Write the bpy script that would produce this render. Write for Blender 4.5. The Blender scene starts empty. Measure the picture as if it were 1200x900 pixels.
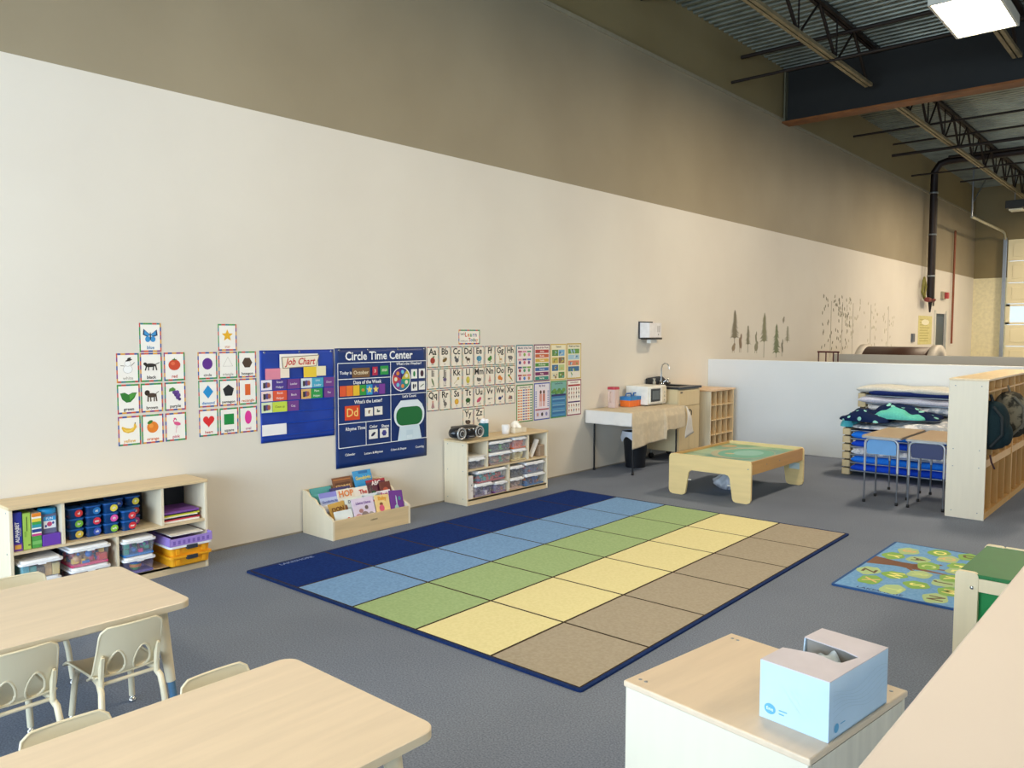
import bpy, bmesh, math, random
from mathutils import Vector, Matrix
C = bpy.context.scene.collection
scn = bpy.context.scene
PI = math.pi
R_ = random.Random(7)

# ---------------------------------------------------------------- camera
cam_data = bpy.data.cameras.new('camera')
cam_data.sensor_width = 36.0
cam_data.lens = 931.6 * 36.0 / 1200.0
cam_data.clip_end = 200
cam = bpy.data.objects.new('camera', cam_data)
C.objects.link(cam)
_p, _y, _r = math.radians(3.667), math.radians(41.384), math.radians(0.096)
_f = Vector((-math.sin(_y)*math.cos(_p), math.cos(_y)*math.cos(_p), -math.sin(_p)))
_rt = Vector((math.cos(_y), math.sin(_y), 0))
_up = _rt.cross(_f)
_r2 = _rt*math.cos(_r) + _up*math.sin(_r)
_u2 = _up*math.cos(_r) - _rt*math.sin(_r)
cam.matrix_world = Matrix(((_r2.x, _u2.x, -_f.x, 5.411), (_r2.y, _u2.y, -_f.y, -3.202), (_r2.z, _u2.z, -_f.z, 1.596), (0, 0, 0, 1)))
scn.camera = cam

# ---------------------------------------------------------------- world, lights, exposure
def lin(h):
    h = h.lstrip('#')
    v = [int(h[i:i+2], 16)/255 for i in (0, 2, 4)]
    return tuple(c/12.92 if c <= .04045 else ((c+.055)/1.055)**2.4 for c in v) + (1,)
w = bpy.data.worlds.new('daylight'); scn.world = w; w.use_nodes = True
bg = w.node_tree.nodes['Background']
bg.inputs[0].default_value = (0.70, 0.85, 1.0, 1)
bg.inputs[1].default_value = 0.75
def area(name, loc, rot, sx, sy, power, col):
    l = bpy.data.lights.new(name, 'AREA'); l.shape = 'RECTANGLE'; l.size = sx; l.size_y = sy
    l.energy = power; l.color = col
    o = bpy.data.objects.new(name, l); C.objects.link(o)
    o.location = loc; o.rotation_euler = rot
    return o
# daylight through the storefront windows behind the camera
area('window_daylight', (4.6, -8.85, 1.8), (math.radians(90), 0, 0), 8.6, 2.7, 640, (0.64, 0.82, 1.0))
# warm fluorescent troffers hung under the roof (bodies are built further down); the last one is added to brighten the overhead door
LIGHTS = [(3.345, 6.62), (3.45, 0.6), (3.45, -4.6), (8.6, 6.66), (8.6, 0.6), (3.45, 15.5), (8.6, 15.5), (8.6, -4.6), (3.9, 20.6)]
for lx, ly in LIGHTS:
    area('troffer_light', (lx, ly, 4.97), (0, 0, 0), .5, 1.1, 38 if ly < 3 else (74 if ly < 10 else 130), (1.0, 0.80, 0.56))
scn.view_settings.view_transform = 'Standard'
scn.view_settings.look = 'None'
scn.view_settings.gamma = 1
scn.view_settings.use_curve_mapping = False
scn.view_settings.exposure = 0.80

# ---------------------------------------------------------------- materials
MATS = {}
def _base(name, rough=.6, metal=0, spec=.5):
    m = bpy.data.materials.new(name); m.use_nodes = True
    b = m.node_tree.nodes['Principled BSDF']
    b.inputs['Roughness'].default_value = rough; b.inputs['Metallic'].default_value = metal
    b.inputs['Specular IOR Level'].default_value = spec
    return m, b, m.node_tree
def noise_col(nt, b, c1, c2, scale, stretch=(1, 1, 1), lo=.35, hi=.65, detail=3, bump=0, bscale=None, dist=.002):
    N = nt.nodes; L = nt.links
    tc = N.new('ShaderNodeTexCoord'); mp = N.new('ShaderNodeMapping'); mp.inputs['Scale'].default_value = stretch
    no = N.new('ShaderNodeTexNoise'); no.inputs['Scale'].default_value = scale; no.inputs['Detail'].default_value = detail
    cr = N.new('ShaderNodeValToRGB'); cr.color_ramp.elements[0].position = lo; cr.color_ramp.elements[1].position = hi
    cr.color_ramp.elements[0].color = c1; cr.color_ramp.elements[1].color = c2
    L.new(tc.outputs['Object'], mp.inputs[0]); L.new(mp.outputs[0], no.inputs['Vector']); L.new(no.outputs['Fac'], cr.inputs[0])
    L.new(cr.outputs[0], b.inputs['Base Color'])
    if bump:
        n2 = N.new('ShaderNodeTexNoise'); n2.inputs['Scale'].default_value = bscale or scale
        bp = N.new('ShaderNodeBump'); bp.inputs['Strength'].default_value = bump; bp.inputs['Distance'].default_value = dist
        L.new(tc.outputs['Object'], n2.inputs['Vector']); L.new(n2.outputs['Fac'], bp.inputs['Height']); L.new(bp.outputs[0], b.inputs['Normal'])
    return tc, cr
def sh(c, k): return tuple(min(1, x*k) for x in c[:3]) + (1,)
def M(h, rough=.55, metal=0, var=.06, scale=12, emit=0):
    """plain procedural paint or plastic, keyed by colour and roughness"""
    k = (h, rough, metal, var, scale, emit)
    if k in MATS: return MATS[k]
    m, b, nt = _base('paint_' + h.strip('#'), rough, metal)
    c = lin(h)
    if var: noise_col(nt, b, sh(c, 1-var), sh(c, 1+var), scale)
    else: b.inputs['Base Color'].default_value = c
    if emit:
        b.inputs['Emission Color'].default_value = c; b.inputs['Emission Strength'].default_value = emit
    MATS[k] = m
    return m
def P(h): return M(h, .6, 0, 0)            # flat print colours
def wood(h, axis=0, rough=.4, name='birch', k=.1):
    if h == PALE: k = .035
    key = ('wood', h, axis, rough, k)
    if key in MATS: return MATS[key]
    m, b, nt = _base(name, rough)
    c = lin(h); st = [9, 9, 9]; st[axis] = .8
    noise_col(nt, b, sh(c, 1-k), sh(c, 1+k*.6), 3.2, st, .3, .7, 5)
    MATS[key] = m
    return m
def clear(h, alpha, rough=.25, name='clear_plastic'):
    key = ('clear', h, alpha)
    if key in MATS: return MATS[key]
    m, b, nt = _base(name, rough)
    b.inputs['Base Color'].default_value = lin(h); b.inputs['Alpha'].default_value = alpha
    MATS[key] = m
    return m
def cloth(h, h2=None, scale=60):
    key = ('cloth', h, h2)
    if key in MATS: return MATS[key]
    m, b, nt = _base('fabric', .9, 0, .2)
    c = lin(h); c2 = lin(h2) if h2 else sh(c, 1.15)
    noise_col(nt, b, c, c2, scale if not h2 else 14, lo=.45, hi=.55 if h2 else .7, bump=.3, bscale=300)
    MATS[key] = m
    return m
def carpet():
    m, b, nt = _base('carpet', .95, 0, .1)
    N = nt.nodes; L = nt.links
    tc, cr = noise_col(nt, b, lin('#687181'), lin('#8b94a4'), 130, lo=.3, hi=.7, detail=6, bump=.35, bscale=260, dist=.003)
    n2 = N.new('ShaderNodeTexNoise'); n2.inputs['Scale'].default_value = .9; n2.inputs['Detail'].default_value = 4
    c2 = N.new('ShaderNodeValToRGB'); c2.color_ramp.elements[0].position = .3; c2.color_ramp.elements[1].position = .7
    c2.color_ramp.elements[0].color = (.82, .82, .84, 1); c2.color_ramp.elements[1].color = (1, 1, 1, 1)
    mx = N.new('ShaderNodeMix'); mx.data_type = 'RGBA'; mx.blend_type = 'MULTIPLY'; mx.inputs[0].default_value = 1
    L.new(tc.outputs['Object'], n2.inputs['Vector']); L.new(n2.outputs['Fac'], c2.inputs[0])
    L.new(cr.outputs[0], mx.inputs[6]); L.new(c2.outputs[0], mx.inputs[7]); L.new(mx.outputs[2], b.inputs['Base Color'])
    return m
def wallpaint(h, h2):
    m, b, nt = _base('wall_paint', .55, 0, .35)
    noise_col(nt, b, lin(h), lin(h2), .7, lo=.3, hi=.7, detail=5, bump=.12, bscale=35, dist=.004)
    return m
def knit(h1, h2, scale=55):
    m, b, nt = _base('rug_pile', .95, 0, .1)
    noise_col(nt, b, lin(h1), lin(h2), scale, detail=5, bump=.5, bscale=260, dist=.003)
    return m
BIRCH = '#dcc7a2'; MAPLE = '#e6c98f'; PALE = '#e6d9be'
CHROME = M('#c9cdd0', .22, 1, 0); STEEL = M('#9aa0a6', .35, .8, 0); BLACK = M('#17181b', .5); WHITE = M('#eef0f2', .45)
PAPER = M('#f4f1ea', .7, 0, .02)

# ---------------------------------------------------------------- mesh builder
class B:
    def __init__(s): s.v = []; s.f = []; s.mi = []; s.sm = []; s.mats = []; s.T = Matrix.Identity(4)
    def m(s, mat):
        if mat not in s.mats: s.mats.append(mat)
        return s.mats.index(mat)
    def add(s, vs, fs, mat, smooth=False):
        o = len(s.v); i = s.m(mat)
        s.v += [s.T @ Vector(p) for p in vs]
        for f in fs: s.f.append([o+k for k in f]); s.mi.append(i); s.sm.append(smooth)
        return s
    def box(s, x0, y0, z0, x1, y1, z1, mat, bev=0):
        if bev:
            bm = bmesh.new(); bmesh.ops.create_cube(bm, size=1)
            for v in bm.verts: v.co = Vector(((x0+x1)/2+v.co.x*(x1-x0), (y0+y1)/2+v.co.y*(y1-y0), (z0+z1)/2+v.co.z*(z1-z0)))
            bmesh.ops.bevel(bm, geom=bm.edges[:], offset=bev, segments=2, affect='EDGES', profile=.5)
            bm.verts.index_update()
            s.add([v.co.copy() for v in bm.verts], [[v.index for v in f.verts] for f in bm.faces], mat); bm.free(); return s
        v = [(x0, y0, z0), (x1, y0, z0), (x1, y1, z0), (x0, y1, z0), (x0, y0, z1), (x1, y0, z1), (x1, y1, z1), (x0, y1, z1)]
        return s.add(v, [(0, 3, 2, 1), (4, 5, 6, 7), (0, 1, 5, 4), (1, 2, 6, 5), (2, 3, 7, 6), (3, 0, 4, 7)], mat)
    def prism(s, pts, z0, z1, mat, taper=1, axis='z', smooth=False):
        """outline in 2D extruded; axis z:(x,y), x: pts=(y,z), y: pts=(x,z)"""
        n = len(pts); cx = sum(p[0] for p in pts)/n; cy = sum(p[1] for p in pts)/n
        def q(a, b, c): return (a, b, c) if axis == 'z' else ((c, a, b) if axis == 'x' else (a, c, b))
        v = [q(a, b, z0) for a, b in pts] + [q(cx+(a-cx)*taper, cy+(b-cy)*taper, z1) for a, b in pts]
        f = [[(i) for i in range(n)][::-1], [n+i for i in range(n)]]
        s.add(v, f, mat)
        s.add(v, [(i, (i+1) % n, n+(i+1) % n, n+i) for i in range(n)], mat, smooth)
        return s
    def tube(s, path, r, mat, n=8, cap=True):
        rs = r if isinstance(r, (list, tuple)) else [r]*len(path)
        P_ = [Vector(p) for p in path]; vs = []; fs = []
        up = None
        for i, p in enumerate(P_):
            d = (P_[min(i+1, len(P_)-1)] - P_[max(i-1, 0)]).normalized()
            if up is None: up = Vector((0, 0, 1)) if abs(d.z) < .9 else Vector((1, 0, 0))
            a = (up - d*up.dot(d)).normalized(); b = d.cross(a); up = a
            for k in range(n):
                t = 2*PI*k/n; vs.append(p + (a*math.cos(t)+b*math.sin(t))*rs[i])
        for i in range(len(P_)-1):
            for k in range(n): fs.append((i*n+k, i*n+(k+1) % n, (i+1)*n+(k+1) % n, (i+1)*n+k))
        s.add(vs, fs, mat, True)
        if cap: s.add(vs[:n], [list(range(n))[::-1]], mat); s.add(vs[-n:], [list(range(n))], mat)
        return s
    def lathe(s, prof, mat, n=20, c=(0, 0, 0), axis='z', smooth=True):
        vs = []; fs = []
        for r, h in prof:
            for k in range(n):
                t = 2*PI*k/n; a, b = r*math.cos(t), r*math.sin(t)
                vs.append({'z': (c[0]+a, c[1]+b, c[2]+h), 'x': (c[0]+h, c[1]+a, c[2]+b), 'y': (c[0]+a, c[1]+h, c[2]+b)}[axis])
        m = len(prof)
        for i in range(m-1):
            for k in range(n): fs.append((i*n+k, i*n+(k+1) % n, (i+1)*n+(k+1) % n, (i+1)*n+k))
        return s.add(vs, fs, mat, smooth)
    def ball(s, c, r, mat, n=10, sc=(1, 1, 1)):
        vs = []; fs = []; m = n//2+1
        for i in range(m+1):
            a = PI*i/m
            for k in range(n):
                t = 2*PI*k/n
                vs.append((c[0]+r*sc[0]*math.sin(a)*math.cos(t), c[1]+r*sc[1]*math.sin(a)*math.sin(t), c[2]+r*sc[2]*math.cos(a)))
        for i in range(m):
            for k in range(n): fs.append((i*n+k, (i+1)*n+k, (i+1)*n+(k+1) % n, i*n+(k+1) % n))
        return s.add(vs, fs, mat, True)
    def grid(s, fn, nu, nv, mat, smooth=True, skip=None):
        vs = [fn(i/nu, j/nv) for j in range(nv+1) for i in range(nu+1)]
        fs = []
        for j in range(nv):
            for i in range(nu):
                if skip and skip((i+.5)/nu, (j+.5)/nv): continue
                a = j*(nu+1)+i; fs.append((a, a+1, a+nu+2, a+nu+1))
        return s.add(vs, fs, mat, smooth)
    # flat print in the local frame (x right, y up, z out)
    def poly(s, pts, z, mat): return s.add([(a, b, z) for a, b in pts], [list(range(len(pts)))], mat)
    def rect(s, x0, y0, x1, y1, z, mat): return s.poly([(x0, y0), (x1, y0), (x1, y1), (x0, y1)], z, mat)
    def ell(s, cx, cy, rx, ry, z, mat, rot=0, n=18):
        c, d = math.cos(rot), math.sin(rot)
        return s.poly([(cx+rx*math.cos(t)*c-ry*math.sin(t)*d, cy+rx*math.cos(t)*d+ry*math.sin(t)*c) for t in [2*PI*k/n for k in range(n)]], z, mat)
    def text(s, txt, x, y, size, z, mat, maxw=None, shear=0, rot=0, bold=.0, just=False):
        key = (txt, bold)
        if key not in TXT:
            cu = bpy.data.curves.new('t', 'FONT'); cu.body = txt; cu.size = 1; cu.resolution_u = 2; cu.align_x = 'CENTER'; cu.align_y = 'CENTER'; cu.offset = bold
            o = bpy.data.objects.new('t', cu); C.objects.link(o)
            me = bpy.data.meshes.new_from_object(o)
            TXT[key] = ([tuple(v.co) for v in me.vertices], [tuple(p.vertices) for p in me.polygons])
            bpy.data.objects.remove(o); bpy.data.curves.remove(cu); bpy.data.meshes.remove(me)
        vs, fs = TXT[key]
        if not vs: return s
        wd = max(v[0] for v in vs)-min(v[0] for v in vs)
        kx = size if not maxw or (wd*size < maxw and not just) else maxw/wd
        c, d = math.cos(rot), math.sin(rot)
        o = []
        for v in vs:
            a = v[0]*kx+v[1]*size*shear; b = v[1]*size
            o.append((x+a*c-b*d, y+a*d+b*c, z))
        return s.add(o, fs, mat)
    def build(s, name, parent=None, loc=None):
        me = bpy.data.meshes.new(name); me.from_pydata(s.v, [], s.f); me.update()
        for mt in s.mats: me.materials.append(mt)
        me.polygons.foreach_set('material_index', s.mi); me.polygons.foreach_set('use_smooth', s.sm)
        o = bpy.data.objects.new(name, me); C.objects.link(o)
        if parent: o.parent = parent
        if loc: o.location = loc
        return o
TXT = {}
def frame(origin, right, up):
    r = Vector(right).normalized(); u = Vector(up).normalized(); n = r.cross(u); o = Vector(origin)
    return Matrix(((r.x, u.x, n.x, o.x), (r.y, u.y, n.y, o.y), (r.z, u.z, n.z, o.z), (0, 0, 0, 1)))
def tag(o, label, cat, group=None, kind=None):
    o['label'] = label; o['category'] = cat
    if group: o['group'] = group
    if kind: o['kind'] = kind
    return o
def thing(name, label, cat, loc=(0, 0, 0), rot=0, group=None):
    o = bpy.data.objects.new(name, None); C.objects.link(o); o.location = loc; o.rotation_euler = (0, 0, rot); o.empty_display_size = .05
    return tag(o, label, cat, group)
def struct(o): o['kind'] = 'structure'; return o
def solid(o, t, off=0):
    md = o.modifiers.new('thickness', 'SOLIDIFY'); md.thickness = t; md.offset = off; return o
def rrect(x0, y0, x1, y1, r, n=4):
    pts = []
    for cx, cy, a in ((x1-r, y0+r, -90), (x1-r, y1-r, 0), (x0+r, y1-r, 90), (x0+r, y0+r, 180)):
        for k in range(n+1):
            t = math.radians(a+90*k/n); pts.append((cx+r*math.cos(t), cy+r*math.sin(t)))
    return pts
def dup(root, loc=None, rot=None, label=None):
    def cp(o, par):
        c = o.copy(); C.objects.link(c); c.parent = par
        for ch in o.children: cp(ch, c)
        return c
    r = cp(root, None)
    if loc: r.location = loc
    if rot is not None: r.rotation_euler = (0, 0, rot)
    if label: r['label'] = label
    return r
# ================================================================= THE SETTING
B().box(-.3, -9, -.1, 14, 23.9, 0, carpet()).build('floor'); struct(bpy.data.objects['floor'])
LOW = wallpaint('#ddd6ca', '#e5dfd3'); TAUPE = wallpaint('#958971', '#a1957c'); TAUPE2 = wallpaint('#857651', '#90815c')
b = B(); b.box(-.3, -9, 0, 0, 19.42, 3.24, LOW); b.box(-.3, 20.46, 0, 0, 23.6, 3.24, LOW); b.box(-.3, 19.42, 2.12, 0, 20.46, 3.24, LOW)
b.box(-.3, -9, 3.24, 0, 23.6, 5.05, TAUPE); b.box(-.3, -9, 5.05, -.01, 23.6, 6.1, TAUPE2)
struct(b.build('wall_left'))
struct(B().box(-.02, -9, 5.03, .02, 23.6, 5.075, M('#9a9078', .6)).build('trim_1'))
struct(B().box(-.0, -9, .0, .006, 7.18, .012, M('#8f887a', .7)).build('baseboard_left'))
# far wall with the overhead door opening (x .85 to 5.2, up to 4.3)
b = B(); b.box(-.3, 23.6, 0, .85, 23.9, 3.22, M('#e9dfb8', .6)); b.box(-.3, 23.6, 3.22, .85, 23.9, 6.1, TAUPE2); b.box(.85, 23.6, 4.3, 14, 23.9, 6.1, TAUPE2); b.box(5.2, 23.6, 0, 14, 23.9, 4.3, LOW)
struct(b.build('wall_far'))
# right-hand wall well outside the frame, with the storefront glazing left open between piers
b = B(); b.box(14, -9, 0, 14.2, 23.9, .8, LOW); b.box(14, -9, 3.2, 14.2, 23.9, 6.1, TAUPE)
for y in (-9, -3, 3, 9, 15, 21): b.box(14, y, .8, 14.2, y+1, 3.2, LOW)
struct(b.build('wall_right'))
b = B(); b.box(-.3, -9.2, 3.2, 14.2, -9, 6.1, TAUPE); b.box(-.3, -9.2, 0, 14.2, -9, .4, LOW)
for x in (-.3, 4.6, 9.2, 13.4): b.box(x, -9.2, .4, x+.6, -9, 3.2, LOW)
struct(b.build('wall_back'))
# corrugated steel roof deck, ribs across the hall
DECK = M('#8f9488', .32, .6, .2, 3)
prof = []
y = -9.0
while y < 23.7:
    prof += [(y, 5.87), (y+.06, 5.87), (y+.075, 5.93), (y+.135, 5.93)]; y += .15
vs = [(x, a, z) for a, z in prof for x in (-.3, 14.1)]
fs = [(2*i, 2*i+1, 2*i+3, 2*i+2) for i in range(len(prof)-1)]
b = B(); b.add(vs, fs, DECK); b.box(-.3, -9.2, 5.94, 14.2, 23.9, 5.99, M('#55564e')); struct(b.build('ceiling'))
# half-height partitions
PW = wallpaint('#dde2e4', '#e6eaec')
struct(B().box(0.001, 7.18, 0, 8.5, 7.32, 1.23, PW, .004).build('wall_middle'))
struct(B().box(.28, 11.4, 0, 8.5, 11.54, 1.23, wallpaint('#b6b2a8', '#c0bcb2'), .004).build('wall_rear'))  # rear wall's grey has the shade on its near face put into the colour
CAPM = M('#d2c8c0', .45, 0, .03, 2)
struct(B().box(5.2, -4.2, 0, 5.335, 2.2, 1.205, PW).build('wall_near'))
struct(B().box(5.2, -4.2, 1.205, 5.335, 2.2, 1.23, CAPM, .003).build('trim_2'))
# doorway in the left wall, far end
b = B(); b.box(-.06, 19.42, 0, -.03, 20.46, 2.12, M('#2a383f', .5)); b.box(-.03, 19.5, .06, -.022, 20.38, 2.05, M('#2f4048', .4)); d = b.build('door_1'); struct(d)
B().box(0, 19.34, 0, .03, 19.42, 2.2, M('#d5d3c6')).build('jamb', d); B().box(0, 20.46, 0, .03, 20.54, 2.2, M('#d5d3c6')).build('jamb', d)
B().lathe([(0, 0), (.03, 0), (.03, .05), (0, .05)], CHROME, 10, (-.022, 20.3, 1.0), 'x').build('door_handle', d)
# overhead door
gd = bpy.data.objects.new('door_2', None); C.objects.link(gd); struct(gd)
GDM = M('#efe4bd', .5, 0, .03, 1)
zs = [.02, .62, 1.24, 1.86, 2.46, 3.06, 3.68, 4.3]
for i in range(7):
    if i == 3:
        b = B(); x = .87
        b.box(.87, 23.5, zs[i]+.01, 5.18, 23.56, zs[i]+.07, GDM); b.box(.87, 23.5, zs[i+1]-.07, 5.18, 23.56, zs[i+1]-.01, GDM)
        for k in range(7): b.box(.87+k*.70, 23.5, zs[i]+.01, .87+k*.70+.1, 23.56, zs[i+1]-.01, GDM)
        p = b.build('door_panel', gd)
        B().box(.9, 23.53, zs[i]+.07, 5.15, 23.535, zs[i+1]-.07, clear('#e8f2f6', .12, .1, 'window_glass')).build('pane', p)
    else:
        b = B(); b.box(.87, 23.5, zs[i]+.008, 5.18, 23.56, zs[i+1]-.008, GDM, .006)
        for k in range(4): b.box(1.0+k*1.05, 23.485, zs[i]+.12, 1.9+k*1.05, 23.5, zs[i+1]-.12, GDM, .006)
        b.build('door_panel', gd)
b = B(); b.box(.76, 23.42, 0, .84, 23.5, 4.35, STEEL); b.tube([(.8, 23.45, 4.3), (.8, 23.3, 4.45), (.8, 23.0, 4.49), (.8, 19.2, 4.48)], .035, M('#b9b49a', .4, .4)); b.tube([(.8, 19.2, 4.48), (.8, 19.2, 5.86)], .02, STEEL, 6); b.tube([(.8, 19.2, 4.8), (.8, 20.6, 5.6)], .015, STEEL, 6)
b.build('track', gd)
# ---------------------------------------------------------------- steel roof structure
BEAM = M('#0f0e0a', .6, 0, .2, 5); FL = M('#7d4a1e', .55, .2, .25, 4)
t = thing('steel_beam', 'deep dark steel roof beam with a rusty orange bottom flange', 'beam', (0, 9.7, 0))
B().box(-.1, -.02, 5.03, 14, .02, 5.84, BEAM).build('web', t)
B().box(-.1, -.14, 5.0, 14, .14, 5.03, FL).build('bottom_flange', t)
B().box(-.1, -.14, 5.83, 14, .14, 5.86, BEAM).build('top_flange', t)
b = B()
for x in (.02,): b.box(x, -.13, 5.03, x+.02, .13, 5.83, M('#6d6a56', .5, .3))
b.build('stiffener', t)
CHORD = M('#8d8060', .5, .3, .15, 5); WEB = M('#241a14', .6, .3, .15, 6)
def joist(x, y0, y1, label):
    t = thing('roof_joist', label, 'joist', (x, y0, 0), 0, 'open web roof joists'); L = y1-y0
    for s in (-1, 1):
        B().box(s*.032-.022, .25, 5.24, s*.032+.022, L-.25, 5.285, CHORD).build('bottom_chord', t)
        B().box(s*.032-.024, 0, 5.82, s*.032+.024, L, 5.868, WEB).build('top_chord', t)
    b = B(); y = .3; n = int((L-.6)/1.15); st = (L-.6)/n
    for k in range(n):
        a = .3+k*st
        b.tube([(0, a, 5.26), (0, a+st*.5, 5.84)], .016, WEB, 6); b.tube([(0, a+st*.5, 5.84), (0, a+st, 5.26)], .022, WEB, 6)
        b.tube([(0, a+.001, 5.26), (0, a+.001, 5.84)], .012, WEB, 6)
    b.build('web_bracing', t)
    b = B(); b.box(-.06, -.02, 5.8, .06, .12, 5.872, WEB); b.box(-.06, L-.12, 5.8, .06, L+.02, 5.872, WEB); b.build('bearing_seat', t)
nm = ['nearest the left wall', 'second from the left wall', 'third from the left wall', 'fourth from the left wall', 'fifth from the left wall', 'farthest from the left wall']
for i, x in enumerate((1.42, 3.3, 5.2, 7.1, 9.0, 10.9)):
    if i < 3: joist(x, -.2, 9.55, 'open web steel roof joist in front of the dark beam, ' + nm[i])
    joist(x, 9.87, 23.4, 'open web steel roof joist beyond the dark beam, ' + nm[i])
for i, (y, z, r, x0) in enumerate(((7.75, 5.23, .022, -.0), (8.05, 5.66, .03, .0), (5.3, 5.66, .025, 0), (12.94, 5.41, .02, 0), (14.2, 5.2, .03, .35), (15.1, 5.62, .02, .1), (16.9, 5.24, .02, 0), (17.6, 5.7, .03, .6), (18.8, 5.3, .02, .6))):
    nms = ['low and just in front of the beam', 'close under the deck just before the beam', 'close under the deck nearest the camera', 'first one beyond the beam', 'second one beyond the beam', 'third one beyond the beam', 'level with the dark wall pipe', 'just past the dark wall pipe', 'by the overhead door rail']
    tag(B().tube([(x0, y, z), (11, y, z)], r, WEB, 6).build('bridging_rod'), 'thin dark steel rod across the joists, ' + nms[i], 'rod', 'bridging rods under the roof')
# troffers
def troffer(lx, ly, label):
    t = thing('ceiling_light', label, 'ceiling light', (lx, ly, 0), 0, 'hanging ceiling lights')
    b = B(); b.box(-.31, -.62, 5.02, .31, .62, 5.1, M('#d8d5c8', .5)); b.box(-.31, -.62, 4.985, -.285, .62, 5.02, M('#d8d5c8', .5)); b.box(.285, -.62, 4.985, .31, .62, 5.02, M('#d8d5c8', .5)); b.box(-.285, -.62, 4.985, .285, -.595, 5.02, M('#d8d5c8', .5)); b.box(-.285, .595, 4.985, .285, .62, 5.02, M('#d8d5c8', .5))
    b.build('housing', t)
    B().box(-.284, -.594, 5.0, .284, .594, 5.018, M('#fff3d6', .5, 0, 0, 12, 9)).build('diffuser', t)
    for s in (-1, 1): B().tube([(0, s*.5, 5.1), (0, s*.5, 5.86)], .006, STEEL, 5).build('hanger', t)
seen = {0: 'glowing rectangular ceiling light in front of the dark beam'}
for i, (lx, ly) in enumerate(LIGHTS):
    if i in (0, 5): troffer(lx, ly, ['glowing rectangular ceiling light at the top right, in front of the dark beam', '', '', '', '', 'rectangular ceiling light beyond the dark beam'][i])
    else: troffer(lx, ly, 'assumed rectangular ceiling light under the roof, outside the picture')  # unseen fixtures; the last is added only to light the overhead door
# ---------------------------------------------------------------- things on the far left wall
t = thing('door_opener', 'small dark overhead door opener hanging near the far end', 'door opener', (1.35, 21.0, 0))
B().box(-.12, -.25, 4.82, .3, .25, 5.02, M('#2a2a26', .5), .01).build('housing', t); B().box(-.05, -.2, 4.77, .25, .2, 4.81, M('#e8e4cc', .4), .005).build('lamp_cover', t); B().tube([(.05, 0, 5.02), (.05, 0, 5.86)], .012, STEEL, 6).build('hanger', t)
PIPE = M('#241a18', .45, .4)
t = thing('sprinkler_pipe', 'dark riser pipe running up the far left wall to the roof', 'pipe', (.17, 18.2, 0))
B().tube([(0, 0, 2.4), (0, 0, 4.9), (.0, 0, 5.2), (.0, 0, 5.5), (.12, 0, 5.68), (.3, 0, 5.73), (9, 0, 5.75)], .085, PIPE, 10).build('pipe', t)
b = B(); b.lathe([(0, -.02), (.13, -.02), (.13, .02), (0, .02)], M('#7a3026', .5), 12, (0, 0, 2.42)); b.tube([(0, -.3, 2.42), (0, .25, 2.42)], .06, M('#7a3026', .5)); b.tube([(0, 0, 2.4), (0, 0, 2.12)], [.05, .02], PIPE); b.build('valve', t)
b = B()
for z in (3.0, 4.0, 5.0): b.lathe([(.09, -.02), (.1, -.02), (.1, .02), (.09, .02)], STEEL, 10, (0, 0, z))
b.build('clamp', t)
tag(B().tube([(.1, 17.85, 2.9), (.1, 17.75, 2.6), (.1, 17.95, 2.45), (.1, 18.05, 2.75), (.1, 17.9, 2.95), (.1, 17.8, 2.7)], .03, M('#7f7a38', .7), 6).build('coiled_hose'), 'olive coiled hose hanging beside the dark riser pipe', 'hose')
tag(B().tube([(.06, 20.95, 4.37), (.06, 20.95, 1.33)], .028, M('#8a4a2a', .5), 8).build('wall_pipe'), 'rusty orange vertical pipe on the far wall beside the dark doorway', 'pipe')
tag(B().tube([(.04, 19.05, 5.0), (.04, 19.05, 2.3)], .022, M('#5a5548', .5), 6).build('conduit'), 'thin grey vertical conduit above the dark doorway', 'conduit')
b = B(); b.box(0, 19.9, 2.5, .07, 20.2, 2.68, M('#c9c4b4')); t = thing('fire_alarm', 'small red and white fire alarm above the dark doorway', 'alarm', (0, 20.05, 2.5))
B().box(0, -.16, 0, .06, .16, .2, M('#a8a08a'), .01).build('back_plate', t); B().box(.061, -.0, .02, .14, .15, .18, M('#c84a4a', .4), .01).build('strobe', t)
t = thing('wall_notice', 'yellowed paper notice on the far wall below the riser pipe', 'notice', (.002, 18.5, 1.33))
B().box(0, -.62, 0, .004, .62, .71, M('#d9cf8c', .7)).build('sheet', t)
b = B(); b.T = frame((.0046, 0, 0), (0, 1, 0), (0, 0, 1))
for k in range(9): b.rect(-.5, .08+.065*k, .3+.15*math.sin(k*3), .10+.065*k, 0, P('#b5a85c'))
b.ell(0, .55, .35, .07, .0002, P('#efe9c9')); b.build('print', t)
tag(B().box(0, 17.3, 1.4, .04, 17.5, 1.6, M('#59606a'), .005).build('wall_switch'), 'small grey wall switch left of the yellowed notice', 'switch')
# play tunnel behind the rear half wall
t = thing('play_tunnel', 'brown play tunnel with cream end rings showing above the rear half wall', 'tunnel', (1.15, 12.3, 0))
def arch(r0, r1, x0, x1, mat, z=.78):
    b = B(); n = 16; vs = []
    for x in (x0, x1):
        for r in (r0, r1):
            for k in range(n+1): a = PI*k/n; vs.append((x, r*math.cos(a), z+r*math.sin(a)))
    m = n+1; fs = []
    for k in range(n):
        fs += [(k, k+1, m+k+1, m+k), (2*m+k, 3*m+k, 3*m+k+1, 2*m+k+1), (m+k, m+k+1, 3*m+k+1, 3*m+k), (k, 2*m+k, 2*m+k+1, k+1)]
    b.add(vs, fs, mat, True); return b
arch(.5, .58, -.55, .55, M('#4a2d22', .5)).build('tunnel_shell', t)
arch(.42, .62, .55, .66, M('#d8cfc0', .5)).build('end_ring', t); arch(.42, .62, -.66, -.55, M('#d8cfc0', .5)).build('end_ring', t)
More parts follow.
